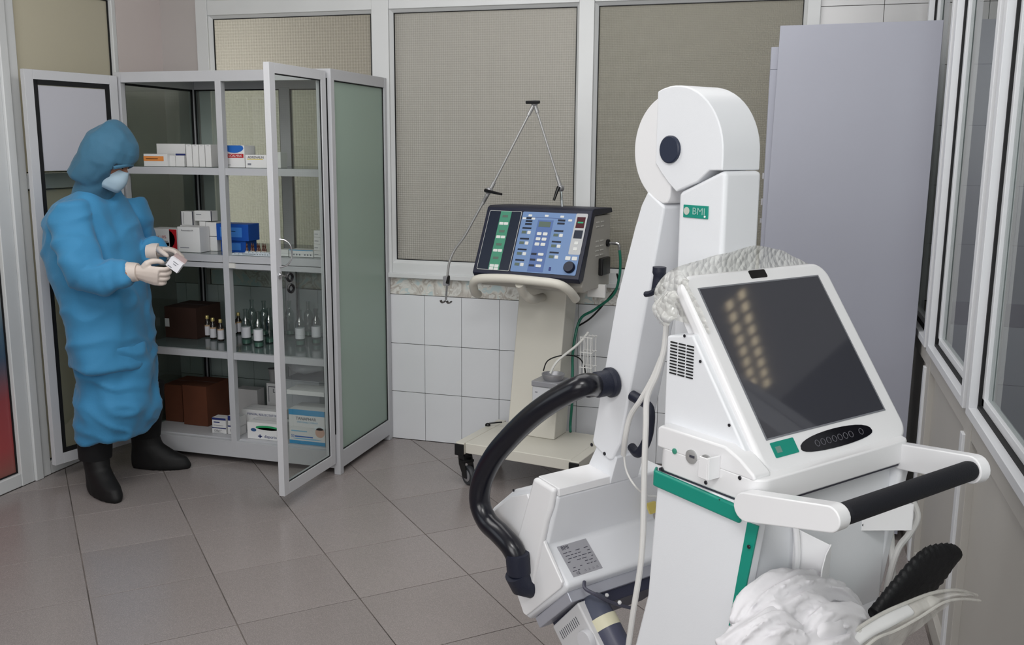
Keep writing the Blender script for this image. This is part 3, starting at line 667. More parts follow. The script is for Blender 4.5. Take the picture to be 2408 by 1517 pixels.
# ================================================================ lung ventilator on its trolley
V0=V3(-1.453,4.028,0); VR=math.radians(-10.2)
vent=thing('ventilator','cream medical ventilator trolley with navy and blue control panel','ventilator',V0,VR)
VS=wm(vent); VI=VS.inverted()
def vq(x,y,Y):
    d=ray(x,y); n=(VS.to_3x3()@V3(0,1,0)); t=((V0-O).dot(n)+Y)/d.dot(n); return VI@(O+d*t)
cream=mat('cream_enamel',(206,203,193),.42,mottle=.03,mscale=2); creamd=mat('cream_side',(196,194,188),.45)
navyp=mat('navy_moulding',(17,22,44),.4,bump=.05,bscale=200); silver=mat('silver_cast',(168,168,172),.4,metal=.6)
MB(VS).box(.045,.575,0,.40,.155,.205).build('base_plate',cream,vent,bevel=.004)
for x in (-.0,.575): MB(VS).box(x,x+.045,-.012,.42,.150,.206).build('base_rail',cream,vent,bevel=.004)
for x in (-.001,.574): MB(VS).box(x,x+.047,-.02,-.010,.146,.200).build('rubber_cap',rubber,vent,bevel=.003)
def caster(x,y,yaw):
    R=Matrix.Translation(V3(x,y,0))@Matrix.Rotation(yaw,4,'Z'); sp=VS@R
    f=MB(sp).lathe([(.024,.138),(.026,.15)],12)
    for s_ in (-1,1): f.prism([(-.028,s_*.022-.003,.14),(.02,s_*.022-.003,.14),(.040,s_*.022-.003,.07),(.044,s_*.022-.003,.035),(.018,s_*.022-.003,.035),(-.02,s_*.022-.003,.09)],(0,.006,0))
    f.box(-.026,.022,-.024,.024,.128,.14)
    c=f.build('caster_fork',black,vent,bevel=.002)
    MB(sp).lathe([(.030,-.014),(.042,-.014),(.046,-.008),(.046,.008),(.042,.014),(.030,.014)],22,(.03,0,.046),(0,1,0)).build('wheel',mat('grey_tyre',(52,54,58),.5),c,smooth=True)
    MB(sp).lathe([(.010,-.018),(.028,-.0145),(.028,.0145),(.010,.018)],16,(.03,0,.046),(0,1,0)).build('hub',silver,c,smooth=True)
    MB(sp).box(-.012,.030,-.03,.03,.105,.118).build('brake_pedal',rubber,c,bevel=.003)
for x,y,a in ((.03,.03,-.5),(.59,.03,-2.2),(.03,.37,2.6),(.59,.37,.4)): caster(x,y,a)
# column, leaning back
cf=[(.225,.205),(.375,.205),(.40,.95),(.335,.95)]
MB(VS).prism([(.145,.232,.205),(.145,.378,.205),(.145,.478,.90),(.145,.352,.90)],(.247,0,0)).build('column',cream,vent,bevel=.006)
MB(VS).box(.09,.52,.30,.45,.90,.935).build('cradle',creamd,vent,bevel=.004)
MB(VS).box(.515,.60,.30,.32,.885,.945).build('side_bracket',mat('white_enamel',(216,216,214),.4),vent,bevel=.002)
# control head: leaning front
prof=[(.068,.975),(.05,.995),(.195,1.281),(.215,1.290),(.43,1.285),(.44,1.262),(.225,1.258),(.105,.985)]
MB(VS).prism([(.055,y,z) for y,z in prof],(.520,0,0)).build('bezel',navyp,vent,bevel=.004)
MB(VS).prism([(.062,y,z) for y,z in ((.107,.955),(.228,1.256),(.432,1.256),(.432,.93),(.13,.93))],(.506,0,0)).build('housing',mat('beige_side_panel',(170,167,160),.5),vent,bevel=.003)
FO=V3(.055,.0485,.9955); FX=V3(1,0,0); FY=V3(0,.145,.2865).normalized(); FN=FX.cross(FY); FW,FH=.520,.319
def fplate(u0,u1,v0,v1,th=.0015,base=.0,r=0):
    m=MB(VS); P=[(u0,v0),(u1,v0),(u1,v1),(u0,v1)]
    if r: P=[(a/FW,b/FH) for a,b in roundrect(u0*FW,u1*FW,v0*FH,v1*FH,r,3)]
    pts=[FO+FX*(FW*a)+FY*(FH*b)+FN*base for a,b in P]; return m.prism(pts,FN*th)
vb=mat('panel_blue',(104,132,174),.4); vb2=mat('panel_deep_blue',(78,104,156),.4); vg=mat('panel_green',(64,134,108),.4); vd=mat('panel_dark_slot',(20,30,48),.3); vw=mat('button_white',(206,208,206),.5); lcd=mat('lcd_grey_green',(92,106,98),.2); vl=mat('panel_outline',(190,192,190),.5); vgr=mat('panel_grey',(176,178,180),.45)
fplate(.035,.350,.055,.955,.0006,0,.006).build('panel_outline',vl,vent)
fplate(.039,.346,.061,.949,.0008,.0003,.005).build('dark_panel',vd,vent)
gp=fplate(.148,.252,.061,.949,.0010,.0006).build('green_panel',vg,vent)
bp_=fplate(.362,.965,.055,.955,.0010,.0,.006).build('blue_panel',vb,vent)
fplate(.520,.665,.07,.84,.0006,.001).build('centre_strip',vb2,bp_)
fplate(.862,.968,.355,.958,.0012,.0004,.006).build('grey_column',vgr,bp_)
fplate(.366,.84,.912,.916,.0002,.001)
for v in (.875,.645,.445,.24):
    fplate(.172,.224,v-.022,v+.014,.001,.0012).build('display',lcd,gp)
for v,n in ((.775,2),(.570,2),(.365,2),(.135,3)):
    for i in range(2):
        for j in range(2 if n>2 else 1):
            fplate(.157+.045*i,.197+.045*i,v-.036-.045*j,v-.0+(.0)-.045*j+.005,.0012,.0012,.002).build('key_button',vw,gp)
def row(u,v,w=.085):
    fplate(u,u+w,v,v+.024,.0008,.001).build('slot',vd,bp_)
    fplate(u+.002,u+.046,v-.070,v-.030,.0008,.001).build('display',lcd,bp_)
    fplate(u+.056,u+.088,v-.075,v-.028,.0012,.001,.002).build('key_button',vw,bp_)
for v in (.845,.800,.755): fplate(.405,.468,v,v+.028,.0008,.001).build('slot',vd,bp_)
for i,v in enumerate((.695,.535,.375,.215)): row(.388+.004*0,v)
for v in (.83,.785): fplate(.705,.772,v,v+.028,.0008,.001).build('slot',vd,bp_)
for v in (.675,.515,.355): row(.690,v)
fplate(.535,.645,.735,.815,.001,.0012).build('display',lcd,bp_)
for j in range(3):
    for i in range(2): fplate(.538+.056*i,.580+.056*i,.610-.078*j,.655-.078*j,.002,.0012,.003).build('key_button',vw,bp_)
for j in range(3):
    fplate(.525,.575,.315-.085*j,.345-.085*j,.001,.0012).build('display',vd,bp_); fplate(.590,.640,.310-.085*j,.348-.085*j,.002,.0012,.003).build('key_button',vw,bp_)
for a,b in ((.42,.885),(.575,.89),(.72,.885),(.37,.838),(.455,.838),(.80,.835)): fplate(a,a+.034,b,b+.03,.001,.001,.002).build('key_button',vw,bp_)
fplate(.455,.735,.872,.876,.0004,.001).build('line_print',navy,bp_)
fplate(.877,.953,.745,.905,.001,.0016).build('red_window',mat('dark_red_window',(72,30,38),.2),bp_)
fplate(.890,.940,.812,.835,.001,.0024).build('green_lamp',mat('green_lamp',(40,150,110),.3),bp_)
fplate(.877,.953,.590,.710,.001,.0016).build('dark_display',vd,bp_)
for v in (.50,.415): fplate(.898,.932,v,v+.045,.0015,.0016,.003).build('key_button',vw,bp_)
for u in (.845,.905): fplate(u,u+.046,.272,.325,.002,.001,.003).build('key_button',vw,bp_)
fplate(.715,.735,.10,.155,.001,.001,.002).build('mark_print',navy,bp_)
MB(VS).lathe([(.026,0),(.026,.010),(.022,.016),(.0,.016)],24,FO+FX*(FW*.90)+FY*(FH*.165)+FN*.001,FN).build('control_knob',navyp,bp_,smooth=True)
# side fittings
sx=.5685
sl=MB(VS)
for i in range(2):
    for z in (1.225,1.205,1.140,1.118,1.098,1.077): sl.box(sx,sx+.002,.255+.055*i,.290+.055*i,z,z+.005)
sl.build('vent_slot',mat('slot_white',(206,204,198),.5),vent)
MB(VS).lathe([(.017,0),(.017,.010),(.010,.014)],16,(sx,.395,1.125),(1,0,0)).build('gas_port',black,vent,smooth=True)
MB(VS).tube(smoothpath([(sx+.01,.395,1.125),(sx+.045,.395,1.125),(sx+.058,.395,1.118),(sx+.060,.395,1.095)],4),.007,10).build('elbow_fitting',steel,vent,smooth=True)
MB(VS).box(sx,sx+.022,.290,.390,.985,1.065).build('socket_box',black,vent,bevel=.006)
gh=mat('green_hose',(24,104,84),.35)
MB(VS).tube(smoothpath([(sx+.060,.395,1.10),(sx+.066,.396,1.05),(sx+.058,.41,.97),(sx+.02,.44,.88),(.49,.46,.80),(.41,.47,.74),(.40,.42,.60),(.425,.36,.50),(.43,.35,.38),(.41,.38,.25),(.42,.36,.215)],6),.0065,10).build('green_hose',gh,vent,smooth=True)
MB(VS).tube(smoothpath([(sx+.05,.40,.985),(sx+.045,.43,.93),(.56,.455,.86),(.47,.475,.76),(.40,.485,.71)],6),.0045,8).build('black_cable',black,vent,smooth=True)
# push handle
pth=[vq(1124,692,.12),vq(1116,686,.06),vq(1114,664,.0),vq(1132,655,-.02),vq(1190,655,-.03),vq(1250,660,-.03),vq(1310,668,-.02),vq(1338,684,.02),vq(1354,704,.08)]
MB(VS).tube(smoothpath(pth,6),.0195,14).build('push_handle',cream,vent,smooth=True)
MB(VS).tube(smoothpath([vq(1222,668,-.02),vq(1232,690,.03),vq(1250,704,.10),(.275,.33,.86)],6),.020,14).build('handle_stem',cream,vent,smooth=True)
rodm=mat('brushed_rod',(170,170,170),.42,metal=.6)
# hinged support arm
ja,jb,jc=vq(1319,443,.30),vq(1257,243,.27),vq(1152,448,.20)
arm=MB(VS); rod=lambda m,a,b,r0: m.tube([a,b],r0,10)
rod(MB(VS),vq(1322,486,.30),ja,.006).build('arm_post',steel,vent,smooth=True)
def member(a,b,nm='arm_rod'):
    d=(b-a).normalized(); m=MB(VS); m.tube([a,a+d*.06,a+d*.061,b-d*.045,b-d*.044,b],[.0088,.0088,.0052,.0052,.0088,.0088],12); m.build(nm,rodm,vent,smooth=True,angle=25)
member(ja,jb); member(jb,jc); 
e1=vq(1134,480,.19)
member(jc,e1)
MB(VS).tube(smoothpath([e1,vq(1112,520,.18),vq(1092,556,.17),vq(1068,590,.16),vq(1056,620,.15),vq(1052,655,.15)],6),.0058,10).build('arm_tube',rodm,vent,smooth=True)
def lever(c,d,L,hub=.012):
    n=V3(.0,-1,0); m=MB(VS).lathe([(hub*.7,0),(hub,.004),(hub,.022),(hub*.6,.028)],14,c,n); j=m.build('joint_hub',silver,vent,smooth=True)
    d=d.normalized(); q=MB(VS).tube([c+n*.028-d*.008,c+n*.036+d*.01,c+n*.044+d*L],[.009,.0075,.0055],10); q.build('clamp_lever',black,j,smooth=True)
for c in (ja,jb,jc): MB(VS).ball(c,.0155,14).build('ball_joint',silver,vent,smooth=True)
lever(ja,V3(-.25,0,-.9),.055,.014); lever(jc,V3(1,0,-.16),.085,.014)
q=MB(VS).tube([jb+V3(-.032,-.02,.004),jb+V3(.034,-.02,.004)],[.007,.007],10); q.build('clamp_lever',black,vent,smooth=True)
cl=vq(1051,662,.15)
MB(VS).box(cl.x-.016,cl.x+.012,cl.y-.012,cl.y+.012,cl.z-.02,cl.z+.025).build('tube_clamp',silver,vent,bevel=.003)
MB(VS).tube([cl+V3(.01,-.012,-.005),cl+V3(.022,-.02,.03)],[.009,.006],8).build('clamp_lever',black,vent,smooth=True)
for s_ in (-1,1):
    MB(VS).tube([cl+V3(s_*.003,0,-.02),cl+V3(s_*.003-.006,0,-.088)],.0028,8).build('hook_stem',steel,vent,smooth=True)
    c=cl+V3(-.006+s_*.017,0,-.092)
    m=MB(VS); pts=[]
    for i in range(11):
        a=math.radians(180+180*i/10); pts.append((c.x+.013*math.cos(a),c.z+.013*math.sin(a)))
    ins=[(c.x+(p[0]-c.x)*.7,c.z+(p[1]-c.z)*.7) for p in pts]
    m.prism([(p[0],c.y-.008,p[1]) for p in pts+ins[::-1]],(0,.016,0)); m.build('tube_hook',mat('dark_steel',(110,108,106),.3,metal=.8),vent)
# humidifier on the column
hx=vq(1296,905,.16)
hum=MB(VS).box(hx.x-.068,hx.x+.058,.10,.225,.40,.49).build('humidifier_body',mat('pale_grey_plastic',(196,198,202),.4),vent,bevel=.006)
MB(VS).box(hx.x-.070,hx.x+.060,.095,.228,.49,.515).build('heater_top',mat('mid_grey_plastic',(140,141,146),.35),hum,bevel=.004)
MB(VS).lathe([(.040,.0),(.046,.008),(.053,.026),(.053,.030),(.049,.030),(.042,.012)],22,(hx.x+.012,.155,.515)).build('water_bowl',silver,hum,smooth=True)
for i,(a,b) in enumerate(((-.045,.425),(-.018,.425))): MB(VS).lathe([(.005,0),(.005,.004)],10,(hx.x+a,.1,b),(0,-1,0)).build('dial',inkm,hum)
MB(VS).box(hx.x-.052,hx.x-.040,.0985,.1005,.462,.465).build('mark_print',inkm,hum)
MB(VS).tube(smoothpath([(hx.x+.0,.15,.545),(hx.x+.025,.17,.60),(hx.x+.09,.25,.67),(hx.x+.12,.3,.72)],6),.006,8).build('breathing_tube',mat('white_tube',(212,212,208),.4),vent,smooth=True)
MB(VS).tube(smoothpath([(hx.x-.04,.16,.55),(hx.x-.02,.17,.60),(hx.x+.05,.20,.625),(hx.x+.10,.26,.60),(hx.x+.11,.3,.52),(hx.x+.08,.3,.46)],6),.003,8).build('black_cable',black,vent,smooth=True)
wb_=MB(VS); wr=.0022
bx=hx.x+.095
for i in range(4):
    for y in (.27,.33): wb_.tube([(bx+.017*i,y,.46),(bx+.017*i,y,.705)],wr,5)
for z in (.47,.56,.63,.70):
    for y in (.27,.33): wb_.tube([(bx-.004,y,z),(bx+.058,y,z)],wr,5)
    for x in (bx,bx+.051): wb_.tube([(x,.27,z),(x,.33,z)],wr,5)
wb_.build('wire_basket',mat('white_wire',(222,222,220),.4),vent)
MB(VS).tube(smoothpath([vq(1180,993,.30),vq(1165,994,.30),vq(1150,996,.29)],4),.004,8).build('power_cord',black,vent,smooth=True)
pl=vq(1147,1000,.29); MB(VS).ball(pl,(.014,.012,.012),12).build('power_plug',black,vent,smooth=True)
# ================================================================ mobile x-ray unit (local x = across to the right, y = forward, z = up)
M0=V3(-.0258,1.7182,0); XRZ=math.radians(52)
xu=thing('mobile_xray_unit','large white mobile radiography unit with green trim and tilted touch screen','x-ray machine',M0,XRZ)
XS=wm(xu); XI=XS.inverted(); XW=XS.to_3x3()@V3(1,0,0); XF=XS.to_3x3()@V3(0,1,0)
def xv(x,y,v):
    d=ray(x,y); t=((M0-O).dot(XW)+v)/d.dot(XW); return XI@(O+d*t)
def xq(x,y,u):
    d=ray(x,y); t=((M0-O).dot(XF)+u)/d.dot(XF); return XI@(O+d*t)
xw=mat('white_powder_coat',(226,228,232),.38,bump=.035,bscale=420); xw2=mat('white_moulding',(229,229,231),.28,coat=.3); xg=mat('teal_green_trim',(20,138,120),.38); screw=mat('screw_head',(28,28,34),.4)
navyr=mat('navy_rubber',(26,30,46),.5,bump=.1,bscale=300); cabm=mat('pale_cable',(208,207,205),.45)
def PR(pts,v0,v1,space=XS): return MB(space).prism([(v0,a,b) for a,b in pts],(v1-v0,0,0))
vl0,vr0=-.080,.374
# chassis and side walls
side=[(-.056,.938),(-.050,.900),(-.022,.703),(.015,.45),(.03,.13),(.31,.13),(.27,.45),(.213,.673),(.196,.938)]
PR(side,vl0,vl0+.03).build('side_panel',xw,xu,bevel=.008,seg=3)
PR(side,vr0-.03,vr0).build('side_panel',xw,xu,bevel=.008,seg=3)
PR([(-.030,.95),(-.028,.62),(.02,.60),(.035,.14),(.29,.14),(.25,.45),(.195,.70),(.18,.95)],vl0+.03,vr0-.03).build('body',xw,xu,bevel=.002)
PR([(-.046,.92),(-.090,.600),(-.085,.575),(-.028,.585),(-.022,.92)],vl0+.10,vl0+.103)
MB(XS).prism([(vl0+.06,-.028,.648),(vr0-.03,-.028,.648),(vr0-.03,-.060,.615),(vl0+.06,-.060,.615)],(0,0,-.03)).build('bin_ledge',xw,xu,bevel=.003)
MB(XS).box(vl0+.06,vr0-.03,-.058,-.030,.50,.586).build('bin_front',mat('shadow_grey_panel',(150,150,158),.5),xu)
MB(XS).box(vl0-.0,vr0,-.10,.62,.09,.135).build('chassis',xw,xu,bevel=.02,seg=3)
for x in (vl0-.045,vr0+.0): 
    wq=MB(XS).lathe([(.06,-.0),(.125,.002),(.135,.008),(.135,.036),(.125,.042),(.06,.044)],32,(x,.08,.135),(1,0,0)); wq.build('drive_wheel',rubber,xu,smooth=True)
for x in (vl0+.03,vr0-.06): MB(XS).lathe([(.02,0),(.044,.002),(.048,.008),(.048,.024),(.044,.03),(.02,.032)],24,(x,.58,.048),(1,0,0)).build('front_wheel',rubber,xu,smooth=True)
# green trims on the visible side
PR([(.198,.940),(.198,.908),(-.018,.903),(-.018,.934)],vl0-.008,vl0+.002).build('green_trim',xg,xu,bevel=.004,seg=3)
MB(XS).lathe([(.001,-.0),(.017,.001),(.017,.008),(.01,.01)],16,(vl0+.002,.192,.934),(-1,0,0))
MB(XS).prism([(vl0-.008,.198,.940),(vl0-.008,.198,.908),(vl0+.012,.214,.908),(vl0+.012,.214,.940)],(.004,-.004,0)).build('green_trim',xg,xu,bevel=.003)
a_,b_=xv(1772,1232,vl0),xv(1727,1478,vl0)
MB(XS).prism([(vl0-.003,a_.y+.012,a_.z+.0),(vl0-.003,a_.y-.012,a_.z+.0),(vl0-.003,b_.y-.010,b_.z+.018),(vl0-.003,b_.y+.012,b_.z)],(.005,0,0)).build('green_trim',xg,xu,bevel=.001)
# console top
rr=[(x,y) for x,y in roundrect(vl0,vr0,-.054,.200,.028,6)]
MB(XS).prism([(x,y,.942) for x,y in rr],(0,0,.047)).build('console_shell',xw2,xu,bevel=.004)
PR([(.200,.985),(.200,1.024),(.190,1.030),(.030,1.031),(-.006,1.017),(-.040,.995),(-.040,.985)],vl0,vl0+.045).build('port_panel',xw2,xu,bevel=.008,seg=3)
MB(XS).box(vl0+.004,vr0-.004,-.050,.196,.938,.943).build('shell_seam',inkm,xu)
# wedge tower behind the monitor with its air grille
tw=PR([(.212,.985),(.212,1.199),(.145,1.211),(-.015,.992)],-.052,.350).build('monitor_pedestal',xw,xu,bevel=.005)
gr=MB(XS)
for c in range(3):
    for r_ in range(11): 
        z=1.190-.0060*r_; u=.200-.0215*c
        gr.box(-.0535,-.051,u-.0175,u,z-.0026,z)
tag(gr.build('air_slot',black_gap,tw),kind='stuff')
for (x,y) in ((1610,790),(1647,850),(1715,1000)):
    p=xv(x,y,-.053); MB(XS).lathe([(.003,0),(.003,.0012)],10,p,(-1,0,0)).build('screw',screw,tw)
# monitor
SO=V3(0,0,1.040); SX=V3(1,0,0); SYd=V3(0,math.cos(math.radians(54.3)),math.sin(math.radians(54.3))); SN=SX.cross(SYd)
def sp_(a,b,c=0): return SO+SX*a+SYd*b+SN*c
def splate(pts,th,base): return MB(XS).prism([sp_(a,b,base) for a,b in pts],SN*th)
mo=splate(roundrect(-.038,.401,-.068,.342,.040,7),.030,-.034).build('monitor_case',xw2,xu,bevel=.011,seg=4)
splate(roundrect(-.026,.388,-.056,.330,.034,6),.022,-.055).build('monitor_back',xw2,xu,bevel=.006)
# raised bezel lip built as four bars around the recessed screen
scr=mat('screen_glass',(60,61,68),.055,spec=.9)
splate([(0,0),(.356,0),(.356,.307),(0,.307)],.0012,-.0042).build('screen',scr,xu)
fr=MB(XS)
for x0,x1,y0,y1 in ((-.003,0,-.003,.310),(.356,.359,-.003,.310),(0,.356,-.003,0),(0,.356,.307,.310)): fr.prism([sp_(x0,y0,-.0042),sp_(x1,y0,-.0042),sp_(x1,y1,-.0042),sp_(x0,y1,-.0042)],SN*.0016)
fr.build('screen_edge',mat('grey_edge',(120,122,128),.4),xu)
splate(roundrect(.155,.204,.318,.336,.003,2),.0012,-.004).build('camera_window',black,mo)
b1=splate(roundrect(.002,.066,-.038,-.009,.002,2),.0012,-.004).build('green_badge',xg,mo)
splate([(.010,-.030),(.024,-.030),(.024,-.018),(.010,-.018)],.0004,-.0028).build('printed_shape',mat('badge_grey',(110,140,132),.5),b1)
ov=[(.074+(.216*(.5-.5*math.cos(math.pi*i/14))),-.034+.022*math.sin(math.pi*i/14)**.8) for i in range(15)]+[(.290-.216*(.5-.5*math.cos(math.pi*i/14)),-.034-.014*math.sin(math.pi*i/14)**.8) for i in range(1,14)]
bp2=splate(ov,.0014,-.004).build('button_panel',mat('glossy_black_panel',(18,18,24),.15),mo)
for i,u in enumerate((.122,.139,.156,.173,.190,.207,.224,.256)):
    m=MB(XS); m.tube([sp_(u+.006*math.cos(t*.5236),-.031+.006*math.sin(t*.5236),-.0024) for t in range(12)],.0006,4,closed=True); m.build('touch_button',mat('dim_print',(92,92,100),.5),bp2)
# port panel details
def onside(x,y,r,h,m,nm,par=xu,v=vl0): return MB(XS).lathe([(r,0),(r,h),(r*.7,h+.0008)],18,xv(x,y,v),(-1,0,0)).build(nm,m,par,smooth=True)
onside(1587,1061,.0055,.002,mat('green_led',(60,140,118),.3),'indicator_lamp')
k1=onside(1627,1074,.0135,.003,mat('satin_key_lock',(176,176,176),.35,metal=.4),'key_switch'); p=xv(1627,1074,vl0-.0045); MB(XS).box(p.x-.0006,p.x,p.y-.006,p.y+.006,p.z-.0022,p.z+.0022).build('key_slot',inkm,k1)
onside(1662,1086,.0135,.003,mat('satin_key_lock',(176,176,176),.35,metal=.4),'key_switch')
for x,y in ((1660,1135),(1740,1124),(1557,1103)): onside(x,y,.0038,.0012,screw,'screw')
for x,y in ((1693,1178),(1761,1286)): onside(x,y,.0036,.001,screw,'screw',xu,vl0-.006)
for x,y in ((1893,1138),(2096,1072)):
    MB(XS).lathe([(.0036,0),(.0036,.0014)],10,xq(x,y,-.052),(0,-1,0)).build('screw',screw,xu)
for x,y in ((2124,1090),(2142,1082),(2030,1234)):
    MB(XS).lathe([(.0038,0),(.0038,.0014)],10,xq(x,y,-.030 if y<1200 else -.030),(0,-1,0)).build('screw',screw,xu)
# small U bracket on the side
p=xv(1690,1095,vl0)
MB(XS).box(vl0-.030,vl0-.0,p.y-.004,p.y,p.z-.022,p.z+.020).box(vl0-.030,vl0-.027,p.y-.0,p.y+.020,p.z-.022,p.z+.018).box(vl0-.03,vl0,p.y+.018,p.y+.022,p.z-.022,p.z+.010).build('hand_switch_bracket',xw2,xu,bevel=.0015)
# push handle: two arms and a black grip
def harm(v0,v1):
    a=(-.046,.947);b=(-.212,.981); r=.026
    d=Vector((b[0]-a[0],b[1]-a[1])).normalized(); n=Vector((-d.y,d.x)); pts=[]
    ang=math.degrees(math.atan2(d.y,d.x))
    pts+=[(b[0]+r*.85*math.cos(math.radians(ang+t)),b[1]+r*.85*math.sin(math.radians(ang+t))) for t in range(-90,91,18)]
    pts+=[(a[0]+r*math.cos(math.radians(ang+t)),a[1]+r*math.sin(math.radians(ang+t))) for t in range(90,271,18)]
    return PR(pts,v0,v1).build('handle_arm',xw2,xu,bevel=.003)


harm(-.108,-.078)
# right arm runs slanted inwards from the console corner to the grip
ra=MB(XS); e=V3(.318,-.212,.981); b0=V3(.352,-.048,.955)
dd=(e-b0).normalized(); nn=V3(.0,0,1); sd=dd.cross(nn).normalized(); up=sd.cross(dd)
pts=[e+(dd*math.cos(t)+up*math.sin(t))*.026 for t in [math.radians(k) for k in range(-90,91,18)]]+[b0+(dd*math.cos(t)+up*math.sin(t))*.026 for t in [math.radians(k) for k in range(90,271,18)]]
ra.prism([p-sd*.013 for p in pts],sd*.026); ra.build('handle_arm',xw2,xu,bevel=.003)
ga,gb=V3(-.078,-.214,.982),V3(.306,-.214,.982)
gl=(gb-ga).length; pr_=[(.012,0),(.0165,.003),(.0185,.012)]+[(.0185,gl-.012),(.0165,gl-.003),(.012,gl)]
MB(XS).lathe(pr_,22,ga,(1,0,0)).build('grip',mat('black_foam_grip',(15,16,24),.7,bump=.15,bscale=400),xu,smooth=True,angle=50)
# cassette hooks below the handle
def hookl(pts,th,nm='bracket'): return MB(XS).prism(pts,th).build(nm,xw2,xu,bevel=.002)
p=[xq(x,y,-.045) for x,y in ((2052,1202),(2120,1222),(2108,1278),(2042,1262))]
q=[xq(x,y,-.032) for x,y in ((2058,1196),(2052,1258))]
HR=MB(XS)
c0=V3(.250,-.030,.862);
HR.prism([V3(.262,-.030,.866),V3(.262,-.030,.812),V3(.345,-.085,.812),V3(.345,-.085,.866)],V3(.002,.003,0))
ear=[(-.085,.866),(-.085,.812),(-.070,.806),(-.045,.812),(-.022,.83),(-.012,.852),(-.015,.872),(-.028,.886),(-.045,.887),(-.060,.878),(-.064,.866)]
HR.prism([(.345,a,b) for a,b in ear],(.003,0,0)).build('cassette_bracket',xw2,xu,bevel=.001)
HL=MB(XS); y0=-.03
HL.prism([V3(.052,-.03,.868),V3(.052,-.03,.775),V3(.085,-.085,.79),V3(.085,-.085,.845)],V3(.0025,.002,0))
HL.prism([V3(.085,-.085,.848),V3(.085,-.085,.79),V3(.068,-.092,.768),V3(.052,-.095,.768),V3(.045,-.096,.785),V3(.050,-.094,.812),V3(.064,-.090,.835)],V3(.0,-.003,0)).build('cassette_bracket',xw2,xu,bevel=.001)
MB(XS).tube(smoothpath([(.040,-.036,.90),(.046,-.040,.86),(.050,-.042,.82),(.048,-.042,.79)],4),.006,8).build('bracket_rod',xw2,xu,smooth=True)
# ------------ column and pivot head
col=PR([(.220,.95),(.346,.95),(.346,1.462),(.294,1.483),(.233,1.508),(.220,1.508)],.100,.208).build('column',xw,xu,bevel=.010,seg=4)
cx,cz,cr_=.365,1.541,.137
arcp=[(cx+cr_*math.cos(math.radians(t)),cz+cr_*math.sin(math.radians(t))) for t in range(-6,70,6)]
arcp+=[(.416,1.669)]
cov=[(.233,1.509)]+arcp+[]
t1_=[( .228,1.509)]+[(cx-cr_*math.cos(math.radians(t)),cz+cr_*math.sin(math.radians(t))) for t in range(0,112,7)]
cov=t1_+[(.4165,1.668),(.4165,1.520),(.398,1.500),(.376,1.480),(.351,1.462),(.346,1.4655),(.294,1.4845),(.262,1.5088)]
PR(cov,.0985,.2095).build('head_cover',xw,xu,bevel=.0035,seg=3)
dc=[(.372+.117*math.cos(math.radians(t)),1.549+.117*math.sin(math.radians(t))) for t in range(100,-50,-8)][::1]
dc=[(.372+.1165*math.cos(math.radians(t)),1.549+.1165*math.sin(math.radians(t))) for t in range(76,-48,-6)]+[(.434,1.448),(.396,1.436),(.383,1.437),(.376,1.450),(.372,1.475),(.36,1.52),(.38,1.64)]
PR(dc,.104,.204).build('pivot_disc',xw2,xu,bevel=.004,seg=3)
MB(XS).lathe([(.0285,0),(.0285,.005),(.026,.007)],30,(.0985,.371,1.549),(-1,0,0)).build('pivot_cap',mat('navy_cap',(34,42,62),.45),xu,smooth=True)
bm_=MB(XS).box(.0975,.1002,.260,.328,1.412,1.438).build('name_plate',xg,xu,bevel=.0008)
text('lettering','BMI',.020,(.0973,.284,1.4255),(0,-1,0),(0,0,1),mat('plate_grey_print',(150,190,180),.4),bm_,space=XS,sx=1.15)
MB(XS).lathe([(.008,0),(.008,.0005)],16,(.0973,.318,1.4255),(-1,0,0)).build('printed_shape',mat('plate_pale_print',(190,196,186),.4),bm_)
MB(XS).lathe([(.0022,0),(.0022,.0012)],10,(.0973,.267,1.4165),(-1,0,0)).build('rivet',mat('white_dot',(235,235,235),.3),bm_)
# ------------ arm
armp=[(.440,1.462),(.460,1.430),(.479,1.379),(.532,1.213),(.604,.862),(.598,.850),(.542,.828),(.530,.832),(.505,.880),(.388,1.430)]
PR(armp,.102,.202).build('arm',xw,xu,bevel=.006,seg=3)
PR([(.585,.862),(.620,.797),(.540,.770),(.518,.84)],.107,.196).build('arm_bracket',xw,xu,bevel=.002)
for x,y in ((1392,1046),(1422,1067)): onside(x,y,.0044,.0014,screw,'screw',xu,.102)
pp=xv(1450,1072,.102); MB(XS).lathe([(.0044,0),(.0044,.0014)],10,(.118,.508,.868),(0,-.94,-.34)).build('screw',screw,xu)
MB(XS).lathe([(.0035,0),(.0035,.0014)],10,(.185,.470,1.12),(0,-.94,-.2)).build('screw',screw,xu)
# black hose from the arm to the tube head
hs=V3(.102,.534,1.020)
soc=MB(XS).lathe([(.033,0),(.035,.004),(.035,.012),(.030,.016),(.030,.046),(.026,.050),(.026,.072),(.022,.076)],26,hs,(-1,.12,-.04)); soc.build('hose_socket',navyr,xu,smooth=True)
hp=[V3(.05,.540,1.017)]+[xv(x,y,v) for x,y,v in ((1375,905,.0),(1330,926,-.025),(1285,953,-.045),(1240,988,-.062),(1195,1033,-.078),(1160,1076,-.09),(1134,1130,-.098),(1128,1180,-.10),(1145,1225,-.098),(1175,1255,-.094),(1202,1285,-.088),(1216,1315,-.082),(1220,1345,-.078))]
MB(XS).tube(smoothpath(hp,6),.0262,18).build('black_hose',mat('black_glossy_hose',(13,14,24),.28,coat=.15),xu,smooth=True,angle=80)
e0,e1,e2=xv(1217,1300,-.084),xv(1221,1345,-.078),xv(1222,1365,-.074)
MB(XS).tube([e0,e0.lerp(e1,.3),e1],[.0275,.0295,.0295],20).build('hose_sleeve',navyr,xu,smooth=True,angle=40)
d3=V3(1,0,0)
